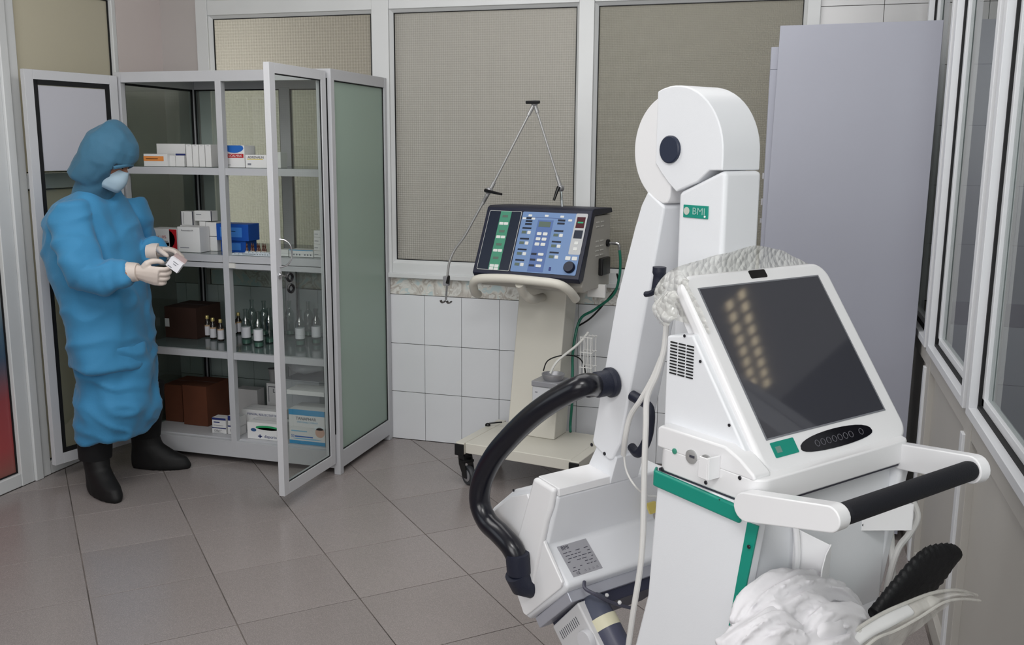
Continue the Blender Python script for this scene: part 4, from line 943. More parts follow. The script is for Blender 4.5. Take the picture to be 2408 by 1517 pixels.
MB(XS).tube([e1+V3(-.01,0,.0),e2+V3(.004,-.004,-.006),e2+V3(.03,-.01,-.018)],[.028,.032,.030],20).build('hose_elbow',navyr,xu,smooth=True,angle=50)
# ------------ tube head
hd=[(.542,.772),(.584,.632),(.502,.567),(.512,.550),(.645,.425),(.662,.424),(.815,.635),(.812,.655),(.717,.734),(.62,.775)]
th_=PR(hd,-.048,.30).build('tube_housing',xw,xu,bevel=.010,seg=4)
PR([(.5405,.789),(.5405,.770),(.618,.776),(.620,.797)],-.046,.196).build('yoke_band',xw2,xu,bevel=.002)
yk=[(.542,.790),(.552,.742),(.568,.705),(.619,.515),(.640,.490),(.688,.480),(.712,.51),(.70,.58),(.655,.70),(.620,.797)]
PR(yk,-.062,-.044).build('yoke_leg',xw2,xu,bevel=.012,seg=4)
ep=[(.575,.640),(.513,.575),(.518,.560),(.648,.436),(.660,.437),(.802,.636),(.800,.650),(.713,.720),(.65,.745)]
PR(ep,-.056,-.046).build('end_cover',xw2,th_,bevel=.003)
onside(1208,1153,.0036,.001,screw,'screw',xu,-.056)
# rating plate on the rear face of the tube housing
A=V3(0,.584,.632); Bd=V3(0,.502-.584,.567-.632).normalized(); nr=V3(0,Bd.z,-Bd.y); nr=-nr if nr.y>0 else nr
LL=(V3(0,.502,.567)-A).length
pl0=A+V3(-.020,0,0)+Bd*.006
lb=MB(XS).prism([pl0+nr*.0004,pl0+V3(.088,0,0)+nr*.0004,pl0+V3(.088,0,0)+Bd*.082+nr*.0004,pl0+Bd*.082+nr*.0004],nr*.0010).build('rating_plate',mat('silver_plate',(168,168,174),.4,metal=.2),th_)
def ltext(s_,sz,a,b,al='LEFT'): text('lettering',s_,sz,pl0+V3(a,0,0)+Bd*b,(1,0,0),-Bd,inkm,lb,lift=.0018,align=al,space=XS)
ltext('BMI',.014,.008,.008); 
for i in range(7):
    a=.006+.003*(i%3)
    while a<.078:
        w_=random.uniform(.005,.014); c_=pl0+V3(a,0,0)+Bd*(.020+.0080*i)+nr*.0014
        if random.random()<.8: MB(XS).prism([c_,c_+V3(min(w_,.082-a),0,0),c_+V3(min(w_,.082-a),0,0)+Bd*.0016,c_+Bd*.0016],nr*.0003).build('fine_print',inkm,lb)
        a+=w_+.004
ltext('CE',.009,.012,.076)
for a in (.040,.052,.064,.076):
    c=pl0+V3(a,0,0)+Bd*.075+nr*.0015
    MB(XS).tube([c+V3(.003*math.cos(t*2.094+.5),0,0)+Bd*(.003*math.sin(t*2.094+.5)) for t in range(3)],.0003,4,closed=True).build('symbol_print',inkm,lb)
# underside rail, collimator, dark tube
Cc=V3(0,.573,.498); Dn=V3(0,-.70,-.72).normalized(); Dl=V3(0,.72,-.70).normalized()
ur=V3(0,.507,.560)
for a,b in ((-.035,.30),):
    MB(XS).prism([V3(a,.520,.545),V3(a,.640,.428),V3(a,.622,.408),V3(a,.502,.525)],V3(b-a,0,0)).build('under_rail',mat('grey_cast_rail',(176,178,188),.35,metal=.3),xu,bevel=.003)
MB(XS).prism([V3(.0,.515,.522),V3(.0,.620,.420),V3(.0,.600,.400),V3(.0,.490,.500)],V3(.28,0,0)).build('rail_gap',mat('dark_bracket',(46,48,66),.5),xu,bevel=.002)
ax_=xv(1349,1430,-.02); 
co=MB(XS)
k0=xv(1357,1417,-.02); k1_=xv(1298,1473,-.02); k2=xv(1414,1530,-.02)
e_a=(k1_-k0); e_b=(k2-k0)
e_b=e_b*2.2
e_b=e_b.normalized()*.20; 
co.prism([k0,k1_,k1_+e_b,k0+e_b],V3(.030,0,0)); cb=co.build('collimator',mat('warm_grey_housing',(196,196,198),.42),xu,bevel=.005)
ea=e_a.normalized(); eb=e_b.normalized()
def onco(a,b): return k0+e_a*a+eb*b+V3(-.0003,0,0)
for i in range(11):
    c=onco(.22+.062*i,.022); MB(XS).prism([c,c+ea*.0016,c+ea*.0016+eb*.020,c+eb*.020],V3(-.0006,0,0)).build('air_slot',inkm,cb)
for a,b in ((.18,.082),(.70,.100)):
    MB(XS).lathe([(.0245,0),(.0245,.012),(.023,.015)],26,onco(a,b),(-1,0,0)).build('collimator_knob',mat('knob_grey',(200,200,204),.35),cb,smooth=True,angle=30)
t0,t1v=xv(1394,1414,.028),xv(1468,1560,.028)
dt=(t1v-t0)
t1v=t0+dt.normalized()*.30; 
MB(XS).tube([t0-dt.normalized()*.012,t0,t0+dt.normalized()*.045],[.020,.030,.0335],24).build('tube_collar',mat('grey_blue_collar',(74,78,94),.4),xu,smooth=True,angle=50)
q0=t0+dt.normalized()*.044
MB(XS).tube([q0,q0+dt.normalized()*.028],[.0355,.0355],24).build('cream_ring',mat('aged_tape',(206,202,176),.5),xu,smooth=True,angle=50)
MB(XS).tube([q0+dt.normalized()*.027,t1v],[.035,.035],24).build('cylinder_cover',mat('slate_cover',(68,70,88),.4),xu,smooth=True,angle=50)
MB(XS).tube(smoothpath([xv(1374,1368,.0),xv(1376,1384,-.01),xv(1400,1398,.0),xv(1440,1418,.05),xv(1492,1432,.12)],5),.0042,8).build('thin_cable',mat('dark_cable',(70,70,84),.4),xu,smooth=True)
for x,y in ((1417,1388),(1447,1405)): MB(XS).ball(xv(x+10,y+12,.05),.005,8).build('cable_tie',paper,xu,smooth=True)
# black retaining handle on the rear of the arm
hh=[V3(.165,.435,1.005),V3(.175,.405,.998)]
n0=xq(1508,943,.44); n1=xq(1528,962,.40); n2=xq(1527,1010,.40); n3=xq(1517,1045,.40); n4=xq(1500,1066,.42); n5=xq(1486,1052,.455)
MB(XS).tube([n0+V3(0,.03,.006),n0],[.0125,.0125],14).build('handle_stub',navyr,xu,smooth=True,angle=40)
MB(XS).tube(smoothpath([n0,n1,n2,n3,n4,n5],5),.0105,14).build('rear_handle',navyr,xu,smooth=True)
# lever left of the column, partly under the wrap
l0,l1_,l2=xv(1551,628,.03),xv(1549,655,.03),xv(1543,692,.03)
MB(XS).tube(smoothpath([l0+V3(0,0,.0),l1_,l2],5),[.014]*4+[.0115]*7,14).build('lock_lever',navyr,xu,smooth=True)
MB(XS).tube(smoothpath([xv(1518,692,.0),xv(1530,690,.0),xv(1545,682,.0),xv(1560,680,.0)],4),.006,8).build('lever_tab',navyr,xu,smooth=True)
# yellow warning label
MB(XS).prism([xq(x,y,.545) for x,y in ((1517,1184),(1538,1178),(1538,1204),(1526,1208))],(0,-.006,0)).build('warning_label',yel,xu)
# slot in the left edge of the monitor
MB(XS).prism([sp_(-.0395,.075,-.021),sp_(-.0395,.215,-.021),sp_(-.0395,.215,-.025),sp_(-.0395,.075,-.025)],V3(.002,0,0)).build('edge_slot',black_gap,mo)
# cables hanging beside the body
cbl=lambda pts,r,nm: MB(XS).tube(smoothpath(pts,6),r,10).build(nm,cabm,xu,smooth=True)
cbl([xv(x,y,v) for x,y,v in ((1567,760,.02),(1562,820,.0),(1545,880,-.01),(1522,935,-.02),(1519,1000,-.03),(1516,1080,-.04),(1514,1180,-.05),(1512,1260,-.06),(1505,1340,-.07),(1489,1440,-.08),(1475,1540,-.08))],.0062,'power_cable')
cbl([xv(x,y,v) for x,y,v in ((1556,840,.01),(1535,890,.0),(1508,938,-.01),(1482,980,-.01),(1470,1030,-.01),(1466,1070,.0))],.0058,'power_cable')
cbl([xv(x,y,v) for x,y,v in ((1467,1070,.0),(1474,1110,.0),(1495,1145,.0),(1520,1165,.03),(1545,1168,.06))],.0022,'thin_cable')
cbl([V3(.340,.10,1.02),V3(.372,.06,1.015),V3(.385,.03,.985),V3(.390,.0,.93),V3(.386,-.01,.86),V3(.375,-.02,.80),V3(.378,-.03,.72),V3(.388,-.03,.64),V3(.384,-.02,.52),V3(.37,.0,.40)],.0068,'power_cable')
cbl([V3(.372,-.035,.90),V3(.392,-.05,.86),V3(.405,-.06,.82),V3(.398,-.05,.78),V3(.38,-.04,.75),V3(.374,-.03,.69),V3(.372,-.02,.60),V3(.372,-.01,.50)],.0068,'power_cable')

# ================================================================ loose things on and around the unit
def scr_mat():
    m=mat('bubble_film',(214,214,210),.15,spec=.8); nt=m.node_tree;N=nt.nodes;Lk=nt.links;b=N['Principled BSDF']
    tc=N.new('ShaderNodeTexCoord'); vo=N.new('ShaderNodeTexVoronoi'); vo.inputs['Scale'].default_value=85; Lk.new(tc.outputs['Object'],vo.inputs['Vector'])
    bp=N.new('ShaderNodeBump'); bp.inputs['Strength'].default_value=1; bp.inputs['Distance'].default_value=.006; bp.invert=True
    Lk.new(vo.outputs['Distance'],bp.inputs['Height']); Lk.new(bp.outputs[0],b.inputs['Normal'])
    tp=N.new('ShaderNodeBsdfTransparent'); mx=N.new('ShaderNodeMixShader'); mx.inputs[0].default_value=.62
    Lk.new(tp.outputs[0],mx.inputs[1]); Lk.new(b.outputs[0],mx.inputs[2]); Lk.new(mx.outputs[0],N['Material Output'].inputs[0]); return m
film=scr_mat()
def sheet(rows,nm,m,parent=None,th=.0,amp=.006,sc=14,sub=1):
    n=len(rows[0]); mb=MB(XS); vs=[Vector(p)+noise.noise_vector(Vector(p)*sc)*amp for r in rows for p in r]
    fs=[(i*n+j,i*n+j+1,(i+1)*n+j+1,(i+1)*n+j) for i in range(len(rows)-1) for j in range(n-1)]
    mb.add(vs,fs); return mb.build(nm,m,parent,smooth=True,angle=180,flat=True,sub=sub,solid=th)
def dens(ctrl,k=4):
    R_=[smoothpath(r,k) for r in ctrl]; cols=list(zip(*R_)); C2=[smoothpath(list(c),k) for c in cols]; return [list(r) for r in zip(*C2)]
top=[(1545,742,-.03),(1538,690,-.035),(1562,645,-.02),(1605,626,.02),(1665,606,.08),(1720,592,.14),(1778,578,.20),(1840,592,.27),(1888,616,.33),(1915,626,.36)]
U=[]
for x,y,v in top: U.append(xv(x,y,v) if x<1600 else xq(x,y,.2125 if x<1790 else .222))
ctrl=[]
low=[V3(-.030,.120,1.215),V3(-.030,.150,1.262),V3(-.028,.185,1.300),V3(.02,.207,1.30),V3(.08,.207,1.30),V3(.14,.207,1.30),V3(.20,.207,1.30),V3(.26,.207,1.30),V3(.32,.207,1.30),V3(.35,.205,1.29)]
mid=[(a+b)/2+V3(0,.002+.003*(i%2),.004) for i,(a,b) in enumerate(zip(U,low))]
wrap=sheet(dens([U,mid,low],4),'bubble_wrap',film,None,amp=.0045,sc=34); tag(wrap,'crumpled clear bubble wrap tucked behind the tilted touch screen','bubble wrap')
hang=[[xv(1560,690,-.055),xv(1585,686,-.062),xv(1600,700,-.066)],[xv(1538,712,-.07),xv(1562,716,-.075),xv(1588,712,-.066)],[xv(1546,740,-.065),xv(1560,748,-.075),xv(1592,744,-.066)],[xv(1552,760,-.06),xv(1566,764,-.07),xv(1580,756,-.062)]]
h2=sheet(dens(hang,4),'wrap_tail',film,wrap,amp=.008,sc=40)
# white cloth bundle hanging in the bin
clothm=mat('white_cotton',(216,214,218),.85,sheen=.2)
def cloth_bundle():
    mb=MB(XS)
    for si,(pts,r) in enumerate(((((1738,1482,-.10),(1782,1424,-.10),(1848,1392,-.095),(1908,1386,-.09),(1965,1408,-.085),(2015,1458,-.085)),.027),
                  (((1755,1510,-.12),(1795,1462,-.125),(1855,1430,-.12),(1915,1436,-.12),(1942,1472,-.12)),.024),
                  (((1868,1520,-.15),(1900,1474,-.15),(1950,1454,-.145),(1998,1476,-.13),(2016,1512,-.12)),.029),
                  (((1716,1548,-.12),(1765,1506,-.14),(1822,1492,-.15),(1870,1520,-.16)),.031),
                  (((1775,1452,-.085),(1830,1436,-.08),(1890,1436,-.075),(1950,1446,-.075)),.036),
                  (((1840,1565,-.17),(1900,1522,-.17),(1965,1520,-.16),(2020,1552,-.14)),.031),
                  (((1730,1590,-.12),(1830,1570,-.13),(1940,1580,-.13),(2010,1590,-.12)),.06),
                  (((1800,1506,-.10),(1870,1498,-.105),(1950,1508,-.10)),.040))):
        P_=smoothpath([xq(*p) for p in pts],7); n=len(P_); K=48; up_=None; rings=[]
        for i,p in enumerate(P_):
            t=(P_[min(i+1,n-1)]-P_[max(i-1,0)]).normalized()
            if up_ is None: up_=V3(0,-1,0)
            a_=(up_-t*up_.dot(t)).normalized(); up_=a_; b_=t.cross(a_)
            R1=[]
            for k in range(K):
                ph=2*math.pi*k/K; s_=i/(n-1)
                # folds run along the roll and drift slowly across it
                w_=noise.noise(V3(math.cos(ph)*1.6+si*3,math.sin(ph)*1.6,s_*1.6)); rg=(1-abs(noise.noise(V3(math.cos(ph+s_*1.2)*2.6+si*5,math.sin(ph+s_*1.2)*2.6,s_*2.4)))*2.6)
                rr=r*(.66+.34*math.sin(math.pi*s_)**.5)*(1+.26*w_+.42*max(rg,0)**1.3)
                R1.append(p+(a_*math.cos(ph)+b_*math.sin(ph))*rr)
            rings.append(R1)
        mb.loft(rings)
    def fn(p,n):
        q=V3(p.x*22+p.z*12,p.y*10,p.z*16-p.x*10)
        return p+n*(.0025*noise.noise(p*12)+.0012*noise.noise(q))
    return remesh(mb,.0030,1,fn)
cbn=cloth_bundle().build('cloth_bundle',clothm,None,smooth=True,angle=180); tag(cbn,'crumpled white cotton cloth stuffed in the bin under the screen','cloth')
for nm_,rows_ in (('cloth_flap',[[(1892,1500,-.165),(1925,1462,-.170),(1962,1450,-.168),(1992,1458,-.158)],[(1905,1520,-.185),(1940,1490,-.188),(1975,1476,-.180),(2004,1484,-.165)],[(1930,1548,-.180),(1962,1526,-.186),(1990,1512,-.178),(2008,1510,-.160)]]),
    ('cloth_flap',[[(1752,1462,-.13),(1800,1432,-.135),(1850,1424,-.135),(1885,1448,-.130)],[(1762,1482,-.150),(1806,1458,-.156),(1846,1450,-.152),(1872,1474,-.140)],[(1770,1502,-.146),(1812,1484,-.152),(1846,1476,-.146),(1862,1496,-.136)]])):
    sheet(dens([[xq(*q) for q in r_] for r_ in rows_],5),nm_,clothm,cbn,th=.0025,amp=.005,sc=26)
# black ribbed glove-like thing and clear tray beside it
ribm=mat('black_ribbed_rubber',(10,10,14),.55,bump=.2,bscale=90)
mb=MB(XS); path=[xq(x,y,u) for x,y,u in ((2056,1448,-.10),(2085,1424,-.105),(2118,1394,-.11),(2153,1364,-.115),(2190,1338,-.12),(2225,1314,-.125),(2248,1300,-.125))]
sp=smoothpath(path,9); R_=[]
for i,p in enumerate(sp):
    t=i/(len(sp)-1); wv=.012+.030*math.sin(math.pi*min(t*.93+.05,1))+.016*math.exp(-((t-.66)/.2)**2); wv*=1+.07*math.sin(i*2.1)
    d=(sp[min(i+1,len(sp)-1)]-sp[max(i-1,0)]).normalized(); a=V3(0,1,0); b=d.cross(a).normalized()
    R_.append([p+b*(wv*math.cos(k*.5236))+a*(.014*math.sin(k*.5236)) for k in range(12)])
mb.loft(R_)
gl_=mb.build('ribbed_bellows',ribm,None,smooth=True,angle=80); tag(gl_,'black ribbed rubber bellows wedged beside the white cloth','bellows')
def cloudy():
    m=mat('cloudy_plastic',(214,212,206),.22,spec=.8,bump=.4,bscale=30); nt=m.node_tree;N=nt.nodes
    tp=N.new('ShaderNodeBsdfTransparent'); mx=N.new('ShaderNodeMixShader'); mx.inputs[0].default_value=.62
    nt.links.new(tp.outputs[0],mx.inputs[1]); nt.links.new(N['Principled BSDF'].outputs[0],mx.inputs[2]); nt.links.new(mx.outputs[0],N['Material Output'].inputs[0]); return m
trm=cloudy(); tbar=mat('white_bag_band',(214,214,214),.4)
tg=thing('plastic_bag','long cloudy plastic bag stretched from the cloth bin towards the partition','plastic bag',XS@xq(2120,1470,-.12))
rA=[xq(x,y,-.165) for x,y in ((1985,1500),(2030,1468),(2075,1442),(2130,1418),(2190,1396),(2245,1390),(2292,1402))]
rB=[xq(x,y,-.185) for x,y in ((2010,1528),(2050,1500),(2095,1474),(2150,1446),(2205,1418),(2250,1402),(2293,1406))]
rC=[xq(x,y,-.175) for x,y in ((2060,1570),(2095,1536),(2135,1502),(2180,1466),(2222,1434),(2260,1412),(2294,1408))]
sh=sheet(dens([rA,rB,rC],5),'bag_sheet',trm,tg,th=.0,amp=.008,sc=30)
st_=[rA[0:4],[p+V3(0,-.004,-.024) for p in rA[0:4]]]
sheet(dens([rA[0:4],[(a+b)/2+V3(0,-.008,0) for a,b in zip(rA[0:4],rB[0:4])],rB[0:4]],4),'white_band',tbar,tg,th=.002,amp=.002,sc=20)
MB(XS).tube(smoothpath([p+V3(0,-.004,.003) for p in rA],6),.0035,8).build('rolled_rim',trm,tg,smooth=True)
MB(XS).tube(smoothpath([p+V3(0,-.010,.0+.004*math.sin(i*2)) for i,p in enumerate(rB)],6),.003,8).build('rolled_rim',trm,tg,smooth=True)
# ================================================================ tall grey cabinet with its door leaf, right back corner
gm=mat('grey_painted_steel',(158,160,172),.42,mottle=.05,mscale=1.6)
gc=thing('steel_cabinet','tall blue-grey steel cabinet standing in the right back corner','cabinet',(.17,4.1,0))
pa=ony(1835,62,3.93); pb=ony(2220,47,3.93); pc=ony(1790,640,3.93)
zt=(pa.z+pb.z)/2
MB().prism([(pa.x,3.93,zt-.001),(pb.x,3.93,pb.z),(pb.x-.01,3.93,.03),(pa.x-.035,3.93,.03)],(0,.022,0)).build('door_leaf',gm,gc,bevel=.002)
q1=ony(1812,130,4.30)
x1=pa.x-.028; bodyh=q1.z
g1=V3(x1-.002,3.96,0); g2=V3(q1.x,4.30,0)
dv=(g2-g1).normalized(); nv=V3(-dv.y,dv.x,0); nv=nv if nv.x>0 else -nv
Lc=(g2-g1).length
m=MB()
def cb_(a0,a1,b0,b1,z0,z1,mb=None): (mb or m).obox(g1+dv*((a0+a1)/2)+nv*((b0+b1)/2)+V3(0,0,(z0+z1)/2),dv*((a1-a0)/2),nv*((b1-b0)/2),V3(0,0,(z1-z0)/2))
cb_(0,Lc,.03,.50,.02,bodyh-.01); cb_(0,Lc,0,.03,bodyh-.085,bodyh); cb_(0,.03,0,.03,.02,bodyh-.085); cb_(Lc-.05,Lc,0,.03,.02,bodyh-.085); cb_(.03,Lc-.05,0,.03,.02,.10)
m.build('cabinet_body',gm,gc,bevel=.002)
for z_,w_ in ((1.44,.012),(1.33,.014),(1.25,.010)): MB().obox(g1+dv*(Lc-.028)+V3(0,0,z_)-nv*.003,dv*.006,nv*.004,V3(0,0,w_)).build('hinge_knuckle',silver,gc)
# ================================================================ person in a blue gown
fd=V3(.965,.262,0); rt=V3(.262,-.965,0); up=V3(0,0,1)
gownm=mat('blue_gown',(54,130,176),.75,mottle=.06,mscale=5,sheen=.15,bump=.08,bscale=120)
hoodm=mat('teal_blue_hood',(58,106,134),.75,mottle=.12,mscale=9,sheen=.1,bump=.08,bscale=120)
skin=mat('skin',(150,104,84),.55); glovem=mat('latex_glove',(206,194,186),.45); maskm=mat('surgical_mask',(168,192,208),.7); bootm=mat('black_boot',(8,8,10),.65); trous=mat('black_trousers',(9,9,12),.9)
YB0=3.55
def ring(c,a,b,fa=fd,fb=rt,n=24,pw=1.0): return [c+fa*(a*math.cos(2*math.pi*k/n))+fb*(b*math.sin(2*math.pi*k/n)) for k in range(n)]
def pr2(x,y,Y): return ony(x,y,Y)
root=MB()
hips=ony(262,800,YB0)
# body: one continuous skin from head to ankles
B=MB()
head=ony(252,372,3.50)
hf=(fd*.86-up*.50).normalized(); hu=(up*.86+fd*.50).normalized()
def hp(a,b,c): return head+hf*a+rt*b+hu*c
B.loft([[hp(x*r_,y*r_*1.0,z_) for x,y in [(math.cos(t*.3927),math.sin(t*.3927)) for t in range(16)]] for z_,r_ in ((-.11,.045),(-.09,.066),(-.04,.082),(.02,.09),(.07,.083),(.11,.05),(.125,.01))])
B.ball(hp(.095,0,-.015),.016,10); B.ball(hp(.085,0,-.055),.022,10)
for s_ in (-1,1): B.ball(hp(.082,s_*.030,.018),.014,10); B.ball(hp(.0,s_*.088,-.01),.018,10)
neck=ony(225,455,3.52)
B.tube([head-up*.04,neck,ony(225,520,3.54)],[.055,.058,.09],14)
B.loft([ring(ony(x,y,YB0),a,b) for x,y,a,b in ((222,480,.06,.10),(215,520,.11,.19),(225,600,.13,.18),(245,700,.13,.16),(262,780,.14,.17),(265,820,.10,.14))])
nf,ff=V3(-2.955,3.43,0),V3(-2.955,3.79,0)
for s_,ft in ((1,nf),(-1,ff)):
    hp_=ony(258,800,YB0)+rt*(s_*.085); kn=(hp_*.5+ft*.5)+fd*.03; kn.z=.47
    B.tube(smoothpath([hp_,kn+up*.2,kn,ft+up*.25,ft+up*.06],4),[.085]*3+[.08]*3+[.062]*4+[.056]*4+[.042]*3,14)
sh_n=ony(165,505,3.36); sh_f=ony(300,490,3.72)
el_n=ony(200,640,3.30); cu_n=ony(318,640,3.36); el_f=ony(325,590,3.80); cu_f=ony(368,592,3.66)
B.tube(smoothpath([sh_n,el_n,cu_n],6),[.055]*6+[.045]*6+[.030],12); B.tube(smoothpath([sh_f,el_f,cu_f],6),[.055]*6+[.045]*6+[.030],12)
body=remesh(B,.011,3).build('person',skin,None,smooth=True,angle=180)
tag(body,'person in blue gown, hood and mask holding a small white medicine box','person')
# gown
G=MB()
lv=[(445,196,262,.11),(462,168,285,.16),(485,128,306,.20),(515,106,322,.225),(560,104,338,.235),(610,115,344,.235),(660,134,350,.235),(710,150,356,.235),(760,160,362,.24),(810,166,366,.245),(850,168,368,.25)]
def gr_(y,xl,xr,b,Y=YB0):
    A_=ony(xl,y,Y); Z_=ony(xr,y,Y); c=(A_+Z_)/2; c.z=ony((xl+xr)/2,y,Y).z
    w=(Z_-A_).length/2*.77; a=math.sqrt(max(w*w-(.416*b)**2,.004))/.91
    return ring(c,a,b,n=32)
G.loft([gr_(*q) for q in lv])
G.loft([ring(p,a,a*.95,fa=d_,fb=e_,n=18) for p,a,d_,e_ in ((sh_n+up*.05-fd*.0,.062,fd,rt),(sh_n-up*.02,.082,fd,rt),((sh_n+el_n)/2-fd*.01,.086,fd,rt),(el_n+up*.05-fd*.01,.082,fd,rt),(el_n-up*.02-fd*.012,.074,(fd+up).normalized(),rt))])
ctr=smoothpath([el_n-up*.0-fd*.035,el_n+fd*.05-up*.022,(el_n+cu_n)/2-up*.01,cu_n-fd*.03],4)
G.tube(ctr,[.066]*3+[.074]*3+[.066]*3+[.053]*3+[.046],18)
G.tube(smoothpath([sh_f+up*.02,sh_f-up*.05+fd*.02,el_f,cu_f-fd*.01],5),[.08]*4+[.085]*5+[.07]*4+[.055]*3,18)
def gfold(p,n):
    h=p.z; a=noise.noise(V3(p.x*7+p.z*3.0,p.y*7,p.z*4.0)); b=noise.noise(V3(p.x*15,p.y*15,p.z*9+3)); 
    rid=max(1-abs(noise.noise(V3(p.x*6-p.z*5,p.y*6,p.z*7)))*3.2,0)
    ver=noise.noise(V3(p.x*11,p.y*11,p.z*2.2))
    return p+n*(.016*a+.006*b+.011*rid+.008*ver)
gw=remesh(G,.010,4,gfold).build('gown',gownm,body,smooth=True,angle=180)
# skirt of the second gown below the overgown's hem
S_=MB()
sk=[(800,180,364,.19),(850,178,368,.20),(885,182,372,.20),(920,178,375,.205),(950,176,378,.21),(985,178,374,.21),(1012,184,362,.205)]
S_.loft([gr_(*q) for q in sk])
def sfold(p,n):
    a=noise.noise(V3(p.x*8+p.z*4,p.y*8,p.z*7+9)); ver=noise.noise(V3(p.x*13,p.y*13,p.z*2.5)); rid=max(1-abs(noise.noise(V3(p.x*7+p.z*9,p.y*7,p.z*8)))*3,0)
    q=p+n*(.018*a+.012*ver+.012*rid)
    if q.z<.36: q.z-=.05*max(0,(-(q-hips).dot(fd))/.2)*(.36-q.z)/.08
    return q
remesh(S_,.011,4,sfold).build('gown_skirt',gownm,body,smooth=True,angle=180)
# ties and sheen streak of a plastic cord
cord=mat('pale_blue_cord',(150,190,220),.3)
tiep=[(338,572,3.36),(345,600,3.36),(347,635,3.37),(352,668,3.37),(360,700,3.38),(356,735,3.38)]
# hood
H=MB()
H.loft([[hp(cx_+x*ra,y*rb,z_) for x,y in [(math.cos(t*.3142),math.sin(t*.3142)) for t in range(20)]] for z_,ra,rb,cx_ in ((-.13,.075,.090,-.045),(-.09,.088,.102,-.030),(-.04,.098,.108,-.016),(.02,.110,.110,-.008),(.07,.106,.104,-.002),(.11,.086,.084,-.002),(.145,.050,.050,-.012),(.162,.015,.015,-.02))])
H.loft([ring(ony(x,y,Y_),a,b,n=20) for x,y,a,b,Y_ in ((238,395,.098,.10,3.52),(234,430,.086,.10,3.52),(225,455,.088,.11,3.53),(215,480,.095,.14,3.54))])
def hfold(p,n):
    q=p+n*(.008*noise.noise(p*9)+.005*noise.noise(V3(p.x*22,p.y*22,p.z*10))+.005*max(1-abs(noise.noise(p*11+V3(3,1,7)))*3,0))
    l=q-head; a,b,c=l.dot(hf),l.dot(rt),l.dot(hu)
    # face opening: push the fabric back so that brow, eyes and mask show
    if a>.058 and c<.018 and c>-.12 and abs(b)<.075:
        k=min(1,(a-.058)/.016)*min(1,(.018-c)/.014); q=q-hf*((a-.060)*k)
    return q
hood=remesh(H,.008,3,hfold).build('hood',hoodm,body,smooth=True,angle=180)
MB().tube([hp(.100-.03*abs(t/5)**2,.078*t/5,.026-.030*abs(t/5)**2) for t in range(-5,6)],.008,8).build('hood_brim',hoodm,body,smooth=True)
# eyes, eyebrows and mask
for s_ in (-1,1):
    MB().ball(hp(.078,s_*.030,.004),.010,10).build('eye',mat('eye_white',(150,146,142),.3),body,smooth=True)
    MB().ball(hp(.0862,s_*.030,.002),.0045,8).build('pupil',mat('pupil',(20,16,14),.2),body,smooth=True)
    MB().tube([hp(.082,s_*.016,.016),hp(.080,s_*.032,.020),hp(.072,s_*.046,.016)],.0035,6).build('eyebrow',mat('dark_hair',(22,18,18),.8),body,smooth=True)
M_=MB(); rows=[]
for i in range(7):
    z_=.0-.100*i/6; wd=.058-.010*abs(i-3)/3; pr_=.100+.018*math.sin(math.pi*(i+.5)/7)
    rows.append([hp(pr_-.075*(abs(t)/6)**2.2,wd*t/6*1.05,z_-.01+.002*(i%2)) for t in range(-6,7)])
n_=13; M_.add([p for r in rows for p in r],[(i*n_+j,i*n_+j+1,(i+1)*n_+j+1,(i+1)*n_+j) for i in range(6) for j in range(12)])
mk=M_.build('face_mask',maskm,body,smooth=True,angle=180,flat=True,solid=.003)
# boots
def boot(ft,yaw,nm):
    d=V3(math.cos(yaw),math.sin(yaw),0); e=V3(d.y,-d.x,0)
    b=MB()
    b.loft([[ft+d*(cx_+a*math.cos(t*.3927))+e*(w_*math.sin(t*.3927))+up*z_ for t in range(16)] for z_,cx_,a,w_ in ((.0,.055,.145,.050),(.02,.055,.150,.055),(.055,.045,.140,.054),(.085,.015,.105,.052),(.12,-.01,.075,.052),(.18,-.02,.066,.058),(.26,-.02,.070,.064),(.34,-.018,.076,.072))])
    remesh(b,.008,2).build('boot',bootm,body,smooth=True,angle=180)
    l=MB(); l.loft([[ft+d*(cx_+a*math.cos(t*.3927))+e*(w_*math.sin(t*.3927))+up*z_ for t in range(16)] for z_,cx_,a,w_ in ((.16,-.02,.074,.070),(.26,-.012,.080,.075),(.36,.01,.072,.070),(.43,.03,.06,.06))]); l.build('trouser_leg',trous,body,smooth=True,angle=60)
boot(nf,math.radians(-28),'boot'); boot(ff,math.radians(14),'boot')
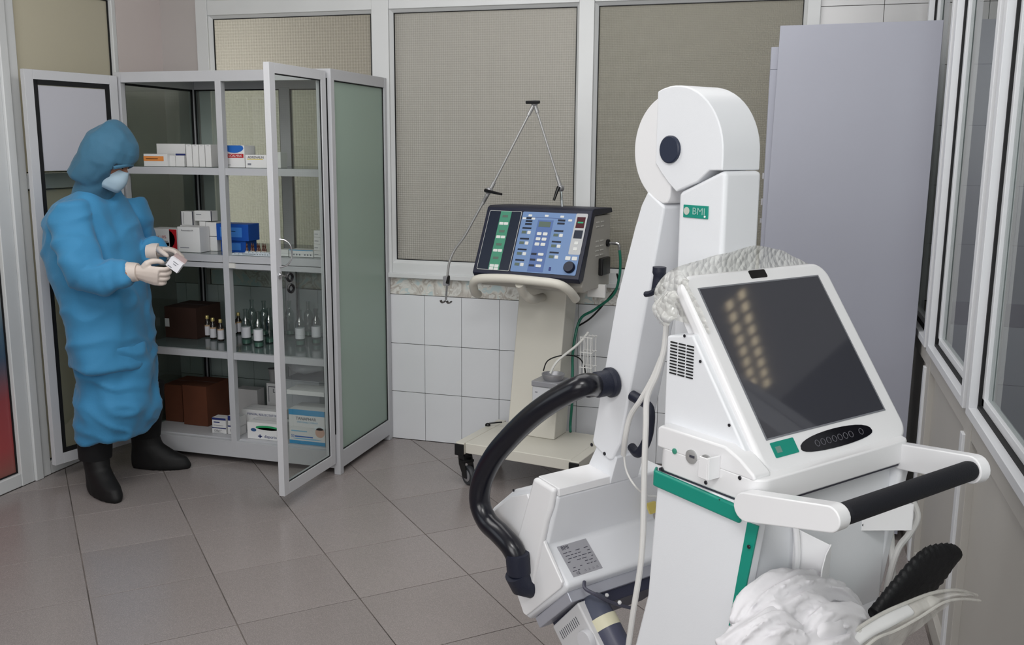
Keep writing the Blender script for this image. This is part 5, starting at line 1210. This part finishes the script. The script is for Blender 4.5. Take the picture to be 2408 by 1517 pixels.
# gloved hands
def hand(wrist,d,palmn,side,curl,spread=.12,L=1.0):
    """d = direction of the fingers, palmn = normal out of the palm, side = towards the thumb"""
    d=d.normalized(); palmn=(palmn-d*palmn.dot(d)).normalized(); side=d.cross(palmn)*(1 if d.cross(palmn).dot(side)>0 else -1)
    m=MB()
    m.loft([[wrist+d*t_+side*(w_*math.cos(k*.5236))+palmn*(h_*math.sin(k*.5236)) for k in range(12)] for t_,w_,h_ in ((-.035,.031,.027),(0,.031,.024),(.04,.040,.022),(.075,.044,.019),(.092,.040,.014))])
    for i,(o_,ln) in enumerate(((.033,.070),(.011,.078),(-.011,.073),(-.032,.058))):
        p=wrist+d*.075+side*o_; pts=[p]; ang=curl[i]*.35; dd=d+side*(o_*spread*8)
        q=p
        for j,seg in enumerate((.45,.32,.26)):
            v=(dd.normalized()*math.cos(ang)+palmn*math.sin(ang)).normalized(); q=q+v*ln*L*seg*1.08; pts.append(q); ang+=curl[i]*.75
        m.tube(smoothpath(pts,3),[.0105]*3+[.0098]*3+[.0088]*3+[.0065],10)
        m.ball(pts[-1],.0068,8)
    p=wrist+d*.025+side*.028; q=p+(d*.55+side*.75+palmn*curl[4]*.5)*.034; r_=q+(d*.85+side*.15+palmn*curl[4])*.032; s__=r_+(d*.8-side*.25+palmn*curl[4])*.022
    m.tube(smoothpath([p,q,r_,s__],3),[.016]*3+[.0125]*3+[.011]*3+[.008],10); m.ball(s__,.0082,8)
    return m
hn=cu_n+fd*.012; hfv=cu_f+fd*.01
fdir=(fd*.94-up*.20+rt*.05)
m=hand(hn,fdir,-rt+up*.25,up,(1.05,1.15,1.2,1.3,.5))
remesh(m,.0035,2).build('glove',glovem,body,smooth=True,angle=180)
m=hand(hfv+V3(0,0,.0),fd*.98+up*.02+rt*.25,rt*.4-up*.9,up*.3+rt,(.75,.85,1.0,1.1,.5))
remesh(m,.0035,2).build('glove',glovem,body,smooth=True,angle=180)
for c_,dv_ in ((cu_n,fd),(cu_f,fd)):
    MB().tube([c_-dv_*.035,c_-dv_*.005,c_+dv_*.012],[.043,.041,.038],18).build('glove_cuff',glovem,body,smooth=True,angle=60)
# medicine box in the hands
c=ony(412,622,3.335); bx_=(fd*.80-up*.60).normalized(); by_=(up*.80+fd*.60).normalized(); bz_=bx_.cross(by_)
if bz_.dot(rt)<0: bz_=-bz_
hb=thing('medicine_box','small white medicine box with torn flap held in gloved hands','box',c)
MB().obox(c,bx_*.028,by_*.0225,bz_*.012).build('carton',mat('bright_white_carton',(226,226,232),.5),hb,bevel=.0006)
MB().prism([c+bx_*-.028+by_*.0225-bz_*.012,c+bx_*.028+by_*.0225-bz_*.012,c+bx_*.030+by_*.045-bz_*.004,c-bx_*.022+by_*.043-bz_*.002],bz_*.0012).build('flap',mat('greyish_pink_flap',(176,156,154),.6),hb)
for a_,b_,w_ in ((-.010,.009,.024),(-.006,.0,.016)): MB().prism([c+bx_*a_+by_*b_+bz_*.0122,c+bx_*(a_+w_)+by_*b_+bz_*.0122,c+bx_*(a_+w_)+by_*(b_+.003)+bz_*.0122,c+bx_*a_+by_*(b_+.003)+bz_*.0122],bz_*.0003).build('printed_line',greyp,hb)
MB().prism([c-bx_*.02-by_*.018+bz_*.0122,c-bx_*.002-by_*.018+bz_*.0122,c-bx_*.002-by_*.0145+bz_*.0122,c-bx_*.02-by_*.0145+bz_*.0122],bz_*.0004).build('printed_panel',greyp,hb)
